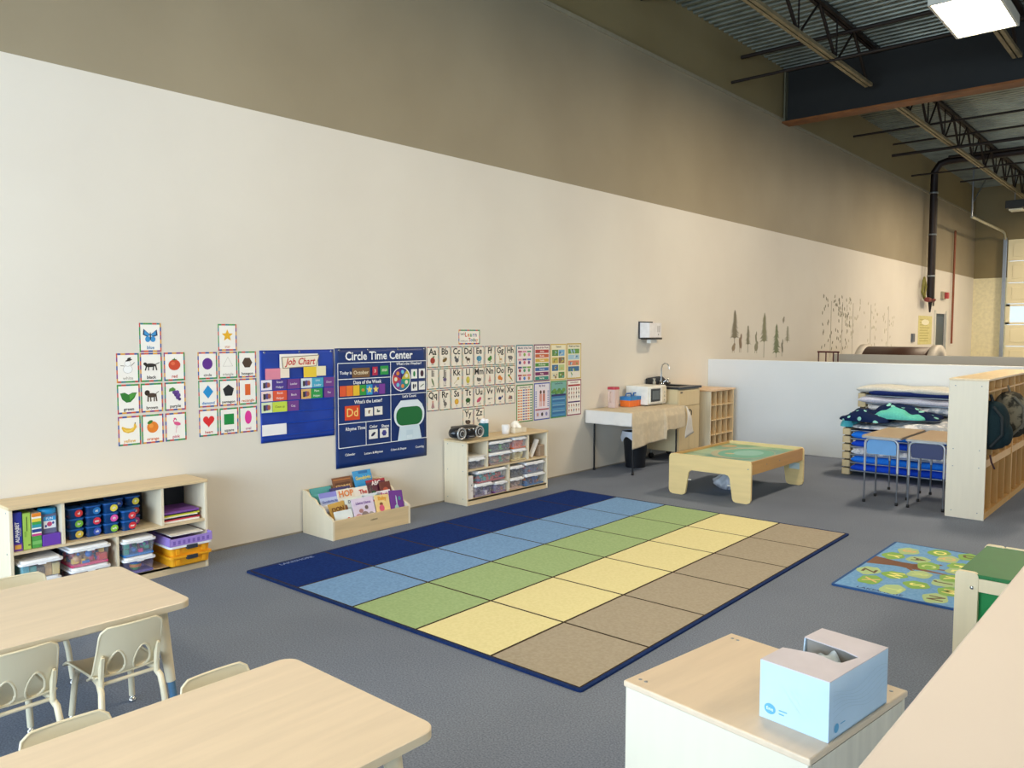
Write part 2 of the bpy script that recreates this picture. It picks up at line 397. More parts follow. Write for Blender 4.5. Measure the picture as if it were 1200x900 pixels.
B().box(-.66, -.62, 0, .66, .62, .78, M('#cfc6b4', .6), .01).build('base', t)
t = thing('toddler_rail', 'small dark red rail standing behind the half wall beside the mural', 'rail', (.12, 11.1, 0))
b = B()
for x in (0, .13, .26, .34): b.tube([(x, 0, 0), (x, 0, 1.26)], .012, M('#54211f', .4), 6)
b.build('upright', t); B().tube([(-.02, 0, 1.27), (.36, 0, 1.27)], .016, M('#54211f', .4), 6).build('top_rail', t)
# ---------------------------------------------------------------- mural decals
WF = lambda y, z, d=.002: frame((d, y, z), (0, 1, 0), (0, 0, 1))
def conifer(y, z0, z1, zt, wd, col, label, zbase=None):
    b = B(); b.T = WF(y, 0); rr = random.Random(int(y*100)); n = 12; H = z1-z0
    for k in range(n):
        f = (k+1)/n; zb = z1-H*f; wk = wd*.5*(.12+.88*f**.8)
        b.poly([(0, min(z1, zb+H/n*2.2)), (-wk*rr.uniform(.7, 1.1), zb+rr.uniform(-.01, .012)), (-wk*.35, zb+.02), (0, zb-.004), (wk*.35, zb+.02), (wk*rr.uniform(.7, 1.1), zb+rr.uniform(-.01, .012))], .0002*(k % 3), P(col))
    b.rect(-.009, zt, .009, z0+.05, 0, P(col))
    tag(b.build('tree_decal'), label, 'wall decal', 'tree decals on the wall')
for a in ((8.0, 1.52, 1.95, 1.42, .36, '#7c7560', 'tall dark conifer wall decal, leftmost of the painted trees'),
          (8.46, 1.42, 1.72, 1.30, .26, '#7f7b62', 'short conifer wall decal, second from the left'),
          (9.05, 1.46, 1.93, 1.21, .33, '#8b8a6d', 'tallest pale green conifer wall decal on a long trunk'),
          (9.53, 1.27, 1.76, 1.2, .38, '#76805f', 'broad green conifer wall decal reaching down to the half wall'),
          (9.98, 1.46, 1.72, 1.44, .28, '#9a9880', 'faint small conifer wall decal, rightmost of the group')):
    conifer(*a)
for y, z, wdt, hgt, c, l in ((8.2, 1.45, .11, .24, '#8a7560', 'brown fox wall decal beside the leftmost tree'), (7.97, 1.38, .14, .12, '#94826a', 'small brown rabbit wall decal below the leftmost tree'), (8.76, 1.38, .16, .16, '#8f8b74', 'grey deer wall decal left of the tallest tree'), (9.77, 1.36, .08, .24, '#7c7a64', 'narrow owl wall decal right of the broad green tree'), (9.8, 1.82, .1, .1, '#9b9480', 'grey bird wall decal above the faint tree'), (8.75, 1.52, .07, .18, '#8b8970', 'sapling wall decal above the deer')):
    b = B(); b.T = WF(y, z); b.ell(0, 0, wdt*.42, hgt*.38, 0, P(c), .3); b.ell(wdt*.2, hgt*.4, wdt*.25, hgt*.2, .0002, P(c)); b.rect(-wdt*.3, -hgt*.6, -wdt*.2, 0, .0001, P(c)); b.rect(wdt*.1, -hgt*.6, wdt*.2, 0, .0001, P(c))
    tag(b.build('animal_decal'), l, 'wall decal', 'animal decals on the wall')
b = B(); b.T = WF(0, 0); rr = random.Random(5)
for y0 in (12.0, 12.6, 13.2, 14.3, 15.5):
    b.rect(y0-.012, 1.15, y0+.012, 2.2, 0, P('#aaa492'))
    for k in range(34 if y0 < 13.5 else 22):
        y = y0+rr.uniform(-.45, .45); z = rr.uniform(1.3, 2.3); b.ell(y, z, .022, .04, .0003, P('#8a866f' if y0 < 13 else '#c2bca4'), rr.uniform(-.8, .8), 6)
tag(b.build('birch_decal'), 'faint birch trees with scattered leaves stuck along the far wall', 'wall decal', None, 'stuff')
# ================================================================= WALL CARDS AND CHARTS (all hang on the left wall, x = 0)
def shp(b, spec, cx, cy, s, z=.0016):
    """little printed picture from ellipses 'e', polygons 'p', strokes 'l' (unit coordinates -1..1)"""
    for k, q in enumerate(spec):
        zz = z+.0001*k
        if q[0] == 'e': b.ell(cx+q[1]*s, cy+q[2]*s, q[3]*s, q[4]*s, zz, P(q[5]), q[6] if len(q) > 6 else 0, 16)
        elif q[0] == 'p': b.poly([(cx+x*s, cy+y*s) for x, y in q[1]], zz, P(q[2]))
        else:
            (x0, y0), (x1, y1), w_, c = q[1:5]; dx, dy = x1-x0, y1-y0; L = math.hypot(dx, dy) or 1; nx, ny = -dy/L*w_/2, dx/L*w_/2
            b.poly([(cx+(x0+nx)*s, cy+(y0+ny)*s), (cx+(x0-nx)*s, cy+(y0-ny)*s), (cx+(x1-nx)*s, cy+(y1-ny)*s), (cx+(x1+nx)*s, cy+(y1+ny)*s)], zz, P(c))
BC = ['#d8603a', '#2f8f5b', '#3b4f9a', '#c8453c', '#e0a43a', '#2a7f86', '#8a3f86', '#4d9a3a']
def wall_card(y0, z0, w_, h, label, spec, word, wc, group, big=None, ps=.052, bc=BC, name='picture_card', bwid=.011, paper='#f5f1ea', wsz=.03):
    o = B(); o.T = WF(y0, z0, .0); o.box(0, 0, .0008, w_, h, .0022, P(paper))
    o = o.build(name); tag(o, label, 'card', group)
    b = B(); b.T = WF(y0, z0, 0); n = 5; z = .0028; i = R_.randrange(8)
    for k in range(n):
        for (x0, yy0, x1, y1) in ((k*w_/n, h-bwid, (k+1)*w_/n, h), (k*w_/n, 0, (k+1)*w_/n, bwid)): b.rect(x0, yy0, x1, y1, z, P(bc[i % len(bc)])); i += 1
    for k in range(n+2):
        hh = h/(n+2)
        for x0 in (0, w_-bwid*.8): b.rect(x0, k*hh, x0+bwid*.8, (k+1)*hh, z+.0001, P(bc[i % len(bc)])); i += 1
    b.build('border', o)
    b = B(); b.T = WF(y0, z0, .0014)
    if spec: shp(b, spec, w_/2, h*(.57 if not big else .36), ps); b.build('picture', o)
    b = B(); b.T = WF(y0, z0, .003)
    if big: b.text(big, w_/2, h*.75, h*.44, 0, P('#2a2622'), w_*.84, bold=.022)
    if word: b.text(word, w_/2, h*.15, wsz if not big else h*.07, 0, P(wc), w_*.85, bold=.02)
    b.build('lettering', o)
    return o
COL = [  # column, row(0 = top single card), word, word colour, picture, label words
 (1, 0, 'blue', '#2c7fb0', [('p', [(0, .1), (-.9, .9), (-1, .1), (-.4, -.2)], '#123a63'), ('p', [(0, .1), (.9, .8), (1, 0), (.4, -.2)], '#123a63'), ('p', [(0, .05), (-.75, .7), (-.8, .15), (-.35, -.05)], '#3d93cf'), ('p', [(0, .05), (.75, .62), (.8, .1), (.35, -.05)], '#3d93cf'), ('e', -.35, -.5, .35, .4, '#3d93cf'), ('e', .35, -.5, .35, .4, '#3d93cf'), ('e', 0, -.1, .08, .55, '#1c1c22')], 'blue butterfly, on top of the colour words'),
 (0, 1, 'white', '#b9b2a8', [('e', 0, -.45, .62, .55, '#a9a6a0'), ('e', 0, -.45, .58, .51, '#f6f6f4'), ('e', 0, .3, .42, .38, '#a9a6a0'), ('e', 0, .3, .38, .34, '#f6f6f4'), ('e', .15, .75, .45, .12, '#26221f', .25), ('p', [(-.1, .75), (.35, .85), (.45, 1.15), (.02, 1.05)], '#26221f'), ('l', (.45, 0), (.9, .45), .07, '#4a3426'), ('l', (-.45, 0), (-.95, .05), .07, '#4a3426')], 'snowman in a dark hat'),
 (1, 1, 'black', '#26221f', [('e', -.1, 0, .75, .26, '#26221f'), ('e', -.8, .2, .24, .2, '#26221f'), ('l', (.6, .1), (1.15, .35), .1, '#26221f'), ('l', (-.6, 0), (-.8, -.7), .17, '#26221f'), ('l', (-.35, 0), (-.35, -.7), .15, '#26221f'), ('l', (.35, 0), (.25, -.7), .16, '#26221f'), ('l', (.6, .05), (.75, -.7), .17, '#26221f')], 'black panther'),
 (2, 1, 'red', '#c23a2e', [('e', 0, -.05, .85, .75, '#cf4a2c'), ('e', -.2, .15, .3, .25, '#e06a45'), ('p', [(0, .55), (-.4, .75), (-.1, .75), (0, .95), (.12, .75), (.42, .72)], '#3f6b2c')], 'red tomato'),
 (0, 2, 'green', '#2b2b2b', [('p', [(-1.1, .5), (-.85, -.3), (-.3, -.75), (.25, -.7), (.75, -.2), (1.1, .55), (.5, .55), (0, .3), (-.5, .6)], '#2f7a2f'), ('p', [(.1, .25), (.5, .45), (1, .48), (.6, -.1), (.15, -.5)], '#4f9c3c')], 'green leaves'),
 (1, 2, 'brown', '#33241c', [('e', 0, .05, .65, .3, '#4a382c'), ('e', -.62, .4, .36, .38, '#33261f'), ('l', (.5, .2), (.95, .55), .08, '#33261f'), ('l', (-.5, 0), (-.55, -.8), .18, '#4a382c'), ('l', (-.2, 0), (-.15, -.8), .16, '#4a382c'), ('l', (.35, 0), (.3, -.8), .17, '#4a382c'), ('l', (.55, 0), (.65, -.8), .17, '#4a382c')], 'brown lion'),
 (2, 2, 'purple', '#2b2b2b', [('e', -.1, .3, .3, .3, '#5b3b86'), ('e', .3, .25, .3, .3, '#6a4797'), ('e', .15, -.05, .32, .3, '#523379'), ('e', .5, -.15, .28, .28, '#6a4797'), ('e', .35, -.45, .28, .28, '#5b3b86'), ('e', .6, -.7, .22, .22, '#4b2e70'), ('p', [(-.1, .5), (-.9, .4), (-.8, .8), (-.3, 1), (.1, .7)], '#4f8c3a')], 'purple grapes'),
 (0, 3, 'yellow', '#e0a93a', [('p', [(-1.05, .15), (-.8, -.35), (-.2, -.6), (.5, -.45), (.95, .15), (.8, .65), (.6, .6), (.55, .2), (.2, 0), (-.4, .1), (-.95, .35)], '#e8b93c'), ('p', [(-.9, .1), (-.4, -.2), (.2, -.2), (.7, .4), (.62, .1), (.2, -.35), (-.4, -.4)], '#f3d267'), ('l', (.72, .6), (.78, .8), .12, '#5a4a22')], 'yellow bananas'),
 (1, 3, 'orange', '#d5662a', [('e', 0, -.05, .78, .78, '#e58127'), ('e', -.2, .15, .3, .3, '#f09a3f'), ('e', -.35, .65, .4, .22, '#3f7a2f', .5)], 'orange fruit'),
 (2, 3, 'pink', '#c85a78', [('e', .2, .15, .5, .25, '#e0568c', -.3), ('l', (-.15, .2), (-.35, .6), .12, '#e0568c'), ('l', (-.35, .6), (-.1, .85), .12, '#e0568c'), ('e', -.15, .85, .17, .13, '#e0568c'), ('l', (0, .85), (.1, .6), .09, '#3a2a2a'), ('l', (.1, 0), (.0, -1.1), .05, '#d98ba8'), ('l', (.3, 0), (.15, -.5), .05, '#d98ba8')], 'pink flamingo')]
ROWZ = [1.464, 1.262, 1.055, .842]
def colrow(c, r, ys): return ys[c], ROWZ[r]
for c, r, wd, wc, sp, lb in COL:
    y0, z0 = [-1.003, -.848, -.686][c], ROWZ[r]
    wall_card(y0, z0, .149, .196, 'white word card with a ' + lb, sp, wd, wc, 'colour word cards', ps=.05)
def star(n=5, r1=1, r2=.45, a0=90): return [((r1 if k % 2 == 0 else r2)*math.cos(math.radians(a0+180*k/n)), (r1 if k % 2 == 0 else r2)*math.sin(math.radians(a0+180*k/n))) for k in range(2*n)]
def ngon(n, a0=90, r=1): return [(r*math.cos(math.radians(a0+360*k/n)), r*math.sin(math.radians(a0+360*k/n))) for k in range(n)]
def starspec(c):
    s = star(); return [('p', [(0, 0), s[(2*k-1) % 10], s[2*k], s[2*k+1]], c) for k in range(5)]
heart = [(1.0*(16*math.sin(t)**3)/17, (13*math.cos(t)-5*math.cos(2*t)-2*math.cos(3*t)-math.cos(4*t))/16) for t in [2*PI*k/28 for k in range(28)]]
SHP = [(1, 0, 'star', '#d9a07a', starspec('#eab224'), 'yellow star, on top of the shape words'), (0, 1, 'circle', '#2b2b2b', [('e', 0, 0, .85, .9, '#5e2a8c')], 'purple circle'),
 (1, 1, 'triangle', '#b9b2a8', [('p', ngon(3), '#a8a29a'), ('p', [(x*.93, y*.93) for x, y in ngon(3)], '#f5f1ea')], 'white triangle outline'), (2, 1, 'hexagon', '#2b2b2b', [('p', ngon(6, 0, .9), '#4e3a2c')], 'dark brown hexagon'),
 (0, 2, 'diamond', '#2a86c8', [('p', [(0, 1.05), (.85, 0), (0, -1.05), (-.85, 0)], '#1f8fd0')], 'blue diamond'), (1, 2, 'pentagon', '#2b2b2b', [('p', ngon(5), '#1f2126')], 'black pentagon'),
 (2, 2, 'rectangle', '#d06a3a', [('p', [(-.48, -.9), (.48, -.9), (.48, .9), (-.48, .9)], '#e0662c')], 'orange rectangle'), (0, 3, 'heart', '#c8443c', [('p', heart, '#e02a2e')], 'red heart'),
 (1, 3, 'square', '#2b2b2b', [('p', [(-.85, -.85), (.85, -.85), (.85, .85), (-.85, .85)], '#0f8a3f')], 'green square'), (2, 3, 'oval', '#b0568c', [('e', 0, .05, .62, 1.1, '#e0359a')], 'magenta oval')]
for c, r, wd, wc, sp, lb in SHP:
    y0, z0 = [-.443, -.285, -.13][c], [1.464, 1.262, 1.06, .85][r]
    wall_card(y0, z0, .147, .194, 'white word card with a ' + lb, sp, wd, wc, 'shape word cards', ps=.046, wsz=.028)
# ---- alphabet cards
A_ = lambda c, *k: [('e',)+q for q in k]
ALPH = {
 'Aa': ('red apple', [('e', 0, -.1, .7, .7, '#a8392a'), ('l', (0, .5), (.1, .9), .12, '#4a3020'), ('e', .35, .7, .3, .15, '#4f7f38', .5)]),
 'Bb': ('brown bee', [('e', 0, 0, .75, .45, '#8a6a30', .5), ('e', -.2, .5, .35, .25, '#c9c4b2'), ('l', (-.2, -.4), (.2, .4), .14, '#3a2a1a')]),
 'Cc': ('grey cat', [('e', .1, -.2, .6, .5, '#5a5a5e'), ('e', -.35, .4, .35, .32, '#5a5a5e'), ('l', (.5, 0), (.8, .8), .12, '#5a5a5e'), ('p', [(-.6, .6), (-.5, 1), (-.3, .7)], '#5a5a5e')]),
 'Dd': ('brown dog', [('e', .1, -.05, .65, .32, '#5a4a3a'), ('e', -.6, .35, .3, .28, '#5a4a3a'), ('l', (-.3, 0), (-.35, -.8), .16, '#5a4a3a'), ('l', (.5, 0), (.55, -.8), .16, '#5a4a3a')]),
 'Ee': ('blue elephant', [('e', .05, .05, .85, .65, '#5d9cb8'), ('e', -.4, .15, .4, .45, '#4a86a4'), ('l', (-.3, -.4), (-.3, -.9), .25, '#5d9cb8'), ('l', (.45, -.4), (.45, -.9), .25, '#5d9cb8')]),
 'Ff': ('green frog', [('e', 0, -.1, .75, .45, '#4c8a3a', .3), ('e', .3, .35, .35, .3, '#4c8a3a'), ('l', (-.4, -.3), (.5, -.8), .2, '#3f7a30')]),
 'Gg': ('tan giraffe', [('e', .2, -.3, .5, .25, '#c9a56a'), ('l', (-.1, -.2), (-.45, .8), .16, '#c9a56a'), ('l', (-.1, -.3), (-.15, -1), .1, '#c9a56a'), ('l', (.55, -.3), (.6, -1), .1, '#c9a56a'), ('e', -.55, .85, .22, .12, '#b08a50')]),
 'Hh': ('grey hippo', [('e', .1, 0, .8, .5, '#7a7470'), ('e', -.55, .2, .35, .3, '#6a6460'), ('l', (-.3, -.3), (-.3, -.8), .22, '#7a7470'), ('l', (.5, -.3), (.5, -.8), .22, '#7a7470')]),
 'Ii': ('green iguana', [('e', 0, 0, .25, .9, '#7a8a60', .4), ('l', (.2, -.5), (.5, -1), .12, '#6a7a52')]),
 'Jj': ('purple jellyfish', [('e', 0, .4, .55, .4, '#6a5a80'), ('l', (-.3, .2), (-.4, -.8), .08, '#6a5a80'), ('l', (0, .2), (.05, -.9), .08, '#6a5a80'), ('l', (.3, .2), (.3, -.7), .08, '#6a5a80')]),
 'Kk': ('yellow kite string', [('l', (-.8, -.7), (.8, .7), .1, '#b9a452'), ('p', [(.2, .1), (.8, .2), (.8, .8), (.2, .7)], '#c9b45a')]),
 'Ll': ('yellow lemon', [('e', 0, 0, .6, .8, '#c8b83a'), ('e', .1, .2, .3, .4, '#e0d060')]),
 'Mm': ('grey mouse', [('e', 0, -.1, .75, .42, '#6a655e'), ('e', -.5, .2, .25, .25, '#6a655e'), ('l', (.6, 0), (1, .4), .07, '#8a7a72')]),
 'Nn': ('pink nose', [('p', [(0, 1), (-.45, -.6), (.45, -.6)], '#d09a8c'), ('e', 0, -.6, .5, .2, '#d09a8c')]),
 'Oo': ('orange octopus', [('e', -.2, .1, .6, .55, '#d98030'), ('e', .4, -.2, .45, .4, '#d98030')]),
 'Pp': ('orange and green parrot', [('l', (-.6, .6), (.5, -.5), .4, '#d08a30'), ('e', -.5, .5, .35, .3, '#4f8a3c'), ('l', (.3, -.3), (.8, -.9), .2, '#4f8a3c')]),
 'Qq': ('pale queen', [('e', 0, .4, .3, .3, '#d8a894'), ('p', [(-.5, -.9), (.5, -.9), (.2, .2), (-.2, .2)], '#b88a8a')]),
 'Rr': ('grey rabbit', [('e', .1, -.3, .5, .5, '#7a746e'), ('e', -.25, .3, .3, .28, '#7a746e'), ('l', (-.35, .4), (-.6, 1), .16, '#7a746e'), ('l', (-.1, .4), (-.05, 1.05), .16, '#7a746e')]),
 'Ss': ('yellow sun', [('e', 0, 0, .65, .65, '#dca02c'), ('e', 0, 0, .45, .45, '#e8b83c')]),
 'Tt': ('dark green turtle', [('e', 0, .1, .8, .55, '#2f5a2a'), ('l', (-.4, -.2), (-.5, -.8), .25, '#2f5a2a'), ('l', (.4, -.2), (.5, -.8), .25, '#2f5a2a')]),
 'Uu': ('pink umbrella', [('e', 0, 0, .9, .45, '#d05a78', .6), ('l', (-.1, -.1), (.5, -.9), .08, '#8a3a4a')]),
 'Vv': ('dark violin', [('e', -.3, 0, .4, .18, '#3a3430'), ('l', (-.2, 0), (.9, .1), .12, '#3a3430')]),
 'Ww': ('blue whale', [('e', -.1, -.1, .6, .4, '#2f3f78'), ('p', [(.3, 0), (.9, .7), (.95, .1)], '#2f3f78')]),
 'Xx': ('red and grey xylophone', [('p', [(-.8, -.5), (.8, -.6), (.7, .2), (-.3, .4)], '#8a7a70'), ('l', (-.6, -.4), (-.2, .3), .12, '#b84a3a'), ('l', (0, -.5), (.1, .3), .12, '#b84a3a'), ('l', (.5, -.5), (.45, .2), .12, '#4a6a8a')]),
 'Yy': ('brown yak', [('e', 0, -.1, .85, .5, '#5a4a42'), ('e', -.6, .1, .3, .3, '#3a2e28'), ('l', (.4, -.3), (.4, -.8), .2, '#5a4a42')]),
 'Zz': ('striped zebra', [('e', 0, 0, .7, .4, '#c9c4bc'), ('l', (-.2, -.3), (-.2, .3), .12, '#3a3634'), ('l', (.2, -.3), (.2, .3), .12, '#3a3634'), ('e', -.6, .5, .25, .25, '#8a8480')])}
def rowname(i): return ['top', 'middle', 'third'][i]
abc_bc = ['#a8453a', '#4f7a4a', '#3f4a7a', '#b87a3a', '#6a6a6a', '#3a7a80']
ks = list(ALPH)
for i, k in enumerate(ks):
    if i < 24: r, c = divmod(i, 8)
    else: r, c = 3, 3+(i-24)
    # M row runs J K L M..; photo rows: A-H, I-P, Q-X, then Y Z
    y0 = 1.753+c*.1547; z0 = [1.275, 1.073, .871, .666][r]
    wall_card(y0, z0, .146, .192, 'alphabet card %s with a %s' % (k, ALPH[k][0]), ALPH[k][1], ALPH[k][0].split()[-1], '#3a3430', 'alphabet cards', big=k[0]+' '+k[1] if 0 else k, ps=.042, bc=abc_bc, name='alphabet_card', bwid=.008, paper='#f1e8d8')
# small sign above the alphabet
o = B(); o.T = WF(2.163, 1.487, 0); o.box(0, 0, .0008, .294, .14, .0022, P('#f6efe2')); o = o.build('wall_sign'); tag(o, 'small bright framed sign reading Learn Today above the alphabet cards', 'sign')
b = B(); b.T = WF(2.163, 1.487, .003); i = 0
for k in range(10):
    for z in (0, .128): b.rect(k*.0294, z, (k+1)*.0294, z+.012, 0, P(BC[i % 8])); i += 3
for k in range(5):
    for x in (0, .284): b.rect(x, k*.028, x+.01, (k+1)*.028, .0001, P(BC[i % 8])); i += 3
b.build('border', o)
b = B(); b.T = WF(2.163, 1.487, .003)
b.text("Let's", .055, .1, .03, 0, P('#3a3430'), bold=.02)
for k, (ch, cc) in enumerate(zip('Learn', ['#c8453c', '#e08a2c', '#3f8a4a', '#2a6fb0', '#7a3f86'])): b.text(ch, .1+.034*k, .092, .06, 0, P(cc), bold=.02)
b.text('something new', .075, .033, .02, 0, P('#3a3430'), .1)
for k, (ch, cc) in enumerate(zip('Today', ['#c8453c', '#2a6fb0', '#3f8a4a', '#7a3f86', '#e08a2c'])): b.text(ch, .15+.026*k, .042, .05, 0, P(cc), bold=.02)
b.build('lettering', o)
# ---- the eight learning posters
def poster(y0, z0, w_, h, frame_col, ground, label, fn):
    o = B(); o.T = WF(y0, z0, 0); o.box(0, 0, .0008, w_, h, .002, P(frame_col)); o = o.build('learning_poster'); tag(o, label, 'poster', 'learning posters')
    b = B(); b.T = WF(y0, z0, .0026); b.rect(.012, .012, w_-.012, h-.012, 0, P(ground)); b.build('sheet', o)
    b = B(); b.T = WF(y0, z0, .003); fn(b, w_, h); b.build('print', o)
def p_months(b, w_, h):
    b.text('Months of the Year', w_/2, h-.035, .03, 0, P('#2a3a6a'), w_*.8, bold=.02); cs = ['#b04a6a', '#d88aa8', '#5a9a6a', '#e0a0a8', '#7a3f86', '#4a7ac8', '#3f3a7a', '#6aa06a', '#8ab04a', '#a83a4a', '#c88a5a', '#d86a7a']
    for i in range(12):
        r, c = divmod(i, 3); x = .028+c*.073; y = h-.125-r*.083
        b.rect(x, y, x+.062, y+.062, 0, P('#efe0e2')); b.rect(x, y+.045, x+.062, y+.062, .0001, P(cs[i])); b.ell(x+.03, y+.022, .018, .018, .0001, P(cs[(i*5+3) % 12]))
def p_days(b, w_, h):
    b.text('Days of the Week', w_/2, h-.035, .03, 0, P('#5a2a4a'), w_*.8, bold=.02)
    for i, (d, c) in enumerate(zip(['Sunday', 'Monday', 'Tuesday', 'Wednesday', 'Thursday', 'Friday', 'Saturday'], ['#b8403a', '#c8643a', '#d8b04a', '#4f8f3a', '#3f6fb0', '#7a2a62', '#2a8a7a'])):
        y = h-.094-i*.048; b.rect(.022, y, w_-.022, y+.037, 0, P(c)); b.text(d, w_/2, y+.018, .024, .0002, P('#f5efe6'), bold=.02)
def pics(title, rows, cols, pal, tc='#3a3430'):
    def f(b, w_, h):
        b.text(title, w_/2, h-.032, .028, 0, P(tc), w_*.75, bold=.02); rr = random.Random(len(title)*7+rows); ch = (h-.07)/rows; cw = (w_-.05)/cols
        for r in range(rows):
            for c in range(cols):
                x = .025+c*cw; y = .02+(rows-1-r)*ch; b.rect(x, y, x+cw*.94, y+ch*.82, 0, P(pal[(r*cols+c) % len(pal)]))
                for k in range(4): b.ell(x+cw*rr.uniform(.2, .75), y+ch*rr.uniform(.15, .6), cw*rr.uniform(.05, .16), ch*rr.uniform(.08, .2), .0001+.0001*k, P(rr.choice(pal)), rr.uniform(0, 3), 8)
    return f
def p_numbers(b, w_, h):
    b.text('Counting to 100', w_/2, h-.03, .026, 0, P('#3a3430'), w_*.75, bold=.02)
    for r in range(12):
        y = .022+r*.028
        for c, col in enumerate(['#d98048', '#d98048', '#3f62a8', '#8a4a8a', '#d98048', '#3f7f6a']):
            b.rect(.02+c*.04, y, .02+c*.04+.03, y+.013, 0, P(col))
def p_body(b, w_, h):
    b.text('My Body', w_/2, h-.032, .03, 0, P('#5a3a7a'), bold=.02)
    b.rect(.05, .13, w_-.05, .33, 0, P('#efe2ea'))
    for x, c in ((.11, '#d8988a'), (.165, '#c98072')):
        b.ell(x, .3, .017, .02, .0001, P('#5a3a2a')); b.rect(x-.02, .2, x+.02, .28, .0001, P(c)); b.rect(x-.016, .145, x-.004, .2, .0001, P(c)); b.rect(x+.004, .145, x+.016, .2, .0001, P(c))
    for k in range(8):
        y = .14+.023*k; b.rect(.02, y, .045, y+.01, .0001, P('#6a7ab8')); b.rect(w_-.045, y, w_-.02, y+.01, .0001, P('#6a7ab8'))
    b.rect(.02, .105, w_-.02, .12, 0, P('#b04a5a'))
    for k in range(3): b.rect(.03+.075*k, .03, .09+.075*k, .09, 0, P('#ded4ea')); b.ell(.06+.075*k, .06, .018, .02, .0002, P(['#c8988a', '#3a3430', '#8a8ab8'][k]))
def p_land(b, w_, h):
    b.rect(.012, .012, w_-.012, h-.012, 0, P('#3f7fae')); b.rect(.012, .26, w_-.012, h-.012, .0001, P('#7ab0a8')); b.text('Land and Sea', w_/2, h-.03, .026, .0006, P('#2a4a5a'), w_*.7, bold=.02)
    for k in range(8): b.ell(.04+.027*k, .29+.015*math.sin(k*2), .03, .022, .0002+.00001*k, P(['#4f8a4a', '#6a9a4a'][k % 2]))
    b.rect(.012, .24, w_-.012, .262, .0004, P('#2a2a6a'))
    for k in range(9): b.rect(.03, .03+.022*k, w_-.03, .036+.022*k, .0003, P(['#6ab0d8', '#2a5a9a', '#a8d0e0'][k % 3]))
def p_letters(b, w_, h):
    b.rect(.02, h-.075, w_-.02, h-.055, 0, P('#a83a3a')); b.text('At the School', w_/2, h-.032, .026, 0, P('#5a2a4a'), w_*.75, bold=.02); b.rect(.02, .145, w_-.02, .16, 0, P('#4a2a6a'))
    rr = random.Random(3)
    for r, y in enumerate((.3, .255, .21, .115, .06)):
        for c in range(5): b.ell(.04+.045*c, y, .009, .016, 0, P(rr.choice(['#6a2a3a', '#3a3430', '#2a4a7a', '#a85a3a'])), rr.uniform(-.5, .5), 8); b.rect(.03+.045*c, y-.024, .05+.045*c, y-.021, 0, P('#8a8480'))
green = ['#5a8a4a', '#7ab0d8', '#c8b45a', '#8a6a4a', '#3f6f9a', '#b8c88a', '#e0d8b8']
poster(3.002, 1.08, .272, .394, '#3f7f8a', '#f3e6e2', 'teal framed months of the year poster, first in the upper row', p_months)
poster(3.288, 1.08, .27, .396, '#6a2a5a', '#f2e8e0', 'purple framed days of the week poster with seven coloured bars', p_days)
poster(3.572, 1.08, .278, .398, '#d8b85a', '#efe6c8', 'yellow framed poster of the seasons, third in the upper row', pics('Seasons', 4, 2, green))
poster(3.862, 1.082, .268, .4, '#c8a848', '#e8e2c8', 'yellow framed nature poster, last in the upper row', pics('Weather and Nature', 5, 1, ['#6a9a4a', '#a8c8d8', '#d88a6a', '#3f6f9a', '#e8e2d8']))
poster(3.007, .662, .27, .395, '#4f8a4a', '#efe6d8', 'green framed counting poster with rows of orange and blue boxes', p_numbers)
poster(3.293, .662, .27, .4, '#4a5ab0', '#e6e2ea', 'blue framed human body poster in the lower row', p_body)
poster(3.578, .662, .28, .41, '#5a9a4a', '#a8d0e0', 'blue green land and sea poster in the lower row', p_land)
poster(3.868, .668, .266, .405, '#8a2a4a', '#f2ece4', 'dark red framed poster of small figures, last in the lower row', p_letters)
# ---- job chart
JB = M('#153a9c', .3, 0, .12, 6); NAVY = M('#10306e', .35, 0, .1, 5)
o = B(); o.T = WF(.045, .753, 0)
o.grid(lambda u, v: (u*.677, v*.708, .004+.004*math.sin(u*9+v*3)*math.sin(v*14)), 30, 30, JB)
o = o.build('job_chart'); solid(o, .0015, 1); tag(o, 'bright blue vinyl pocket chart titled Job Chart', 'pocket chart')
def jr(y0, z0, y1, z1, col, nm='pocket_card', txt=None, tc='#f5f0f0', z=.0155):
    b = B(); b.T = WF(0, 0, 0); b.box(y0, z0, z, y1, z1, z+.001, P(col))
    if txt:
        b.T = WF(0, 0, z+.0012); n = len(txt)
        for k, tt in enumerate(txt): b.text(tt, (y0+y1)/2, z1-(z1-z0)*(k+.5)/n, .024, 0, P(tc), (y1-y0)*.8)
    return b.build(nm, o)
jr(.21, 1.325, .56, 1.43, '#f4efe6'); b = B(); b.T = WF(0, 0, .0175); b.poly([(.235, 1.318), (.545, 1.328), (.575, 1.42), (.225, 1.408)], 0, P('#8f8068')); b.poly([(.243, 1.324), (.539, 1.334), (.567, 1.414), (.233, 1.402)], .0006, P('#f1e6cf')); b.text('Job Chart', .40, 1.368, .075, .0012, P('#c8342e'), .27, .25, 0, .02); b.build('title_card', o)
jr(.085, 1.238, .215, 1.322, '#e08aa0'); jr(.215, 1.246, .295, 1.325, '#f1e2cf'); jr(.425, 1.242, .545, 1.325, '#eccb3a'); jr(.545, 1.25, .635, 1.328, '#f0e6c0')
PUR = '#6f3a8a'
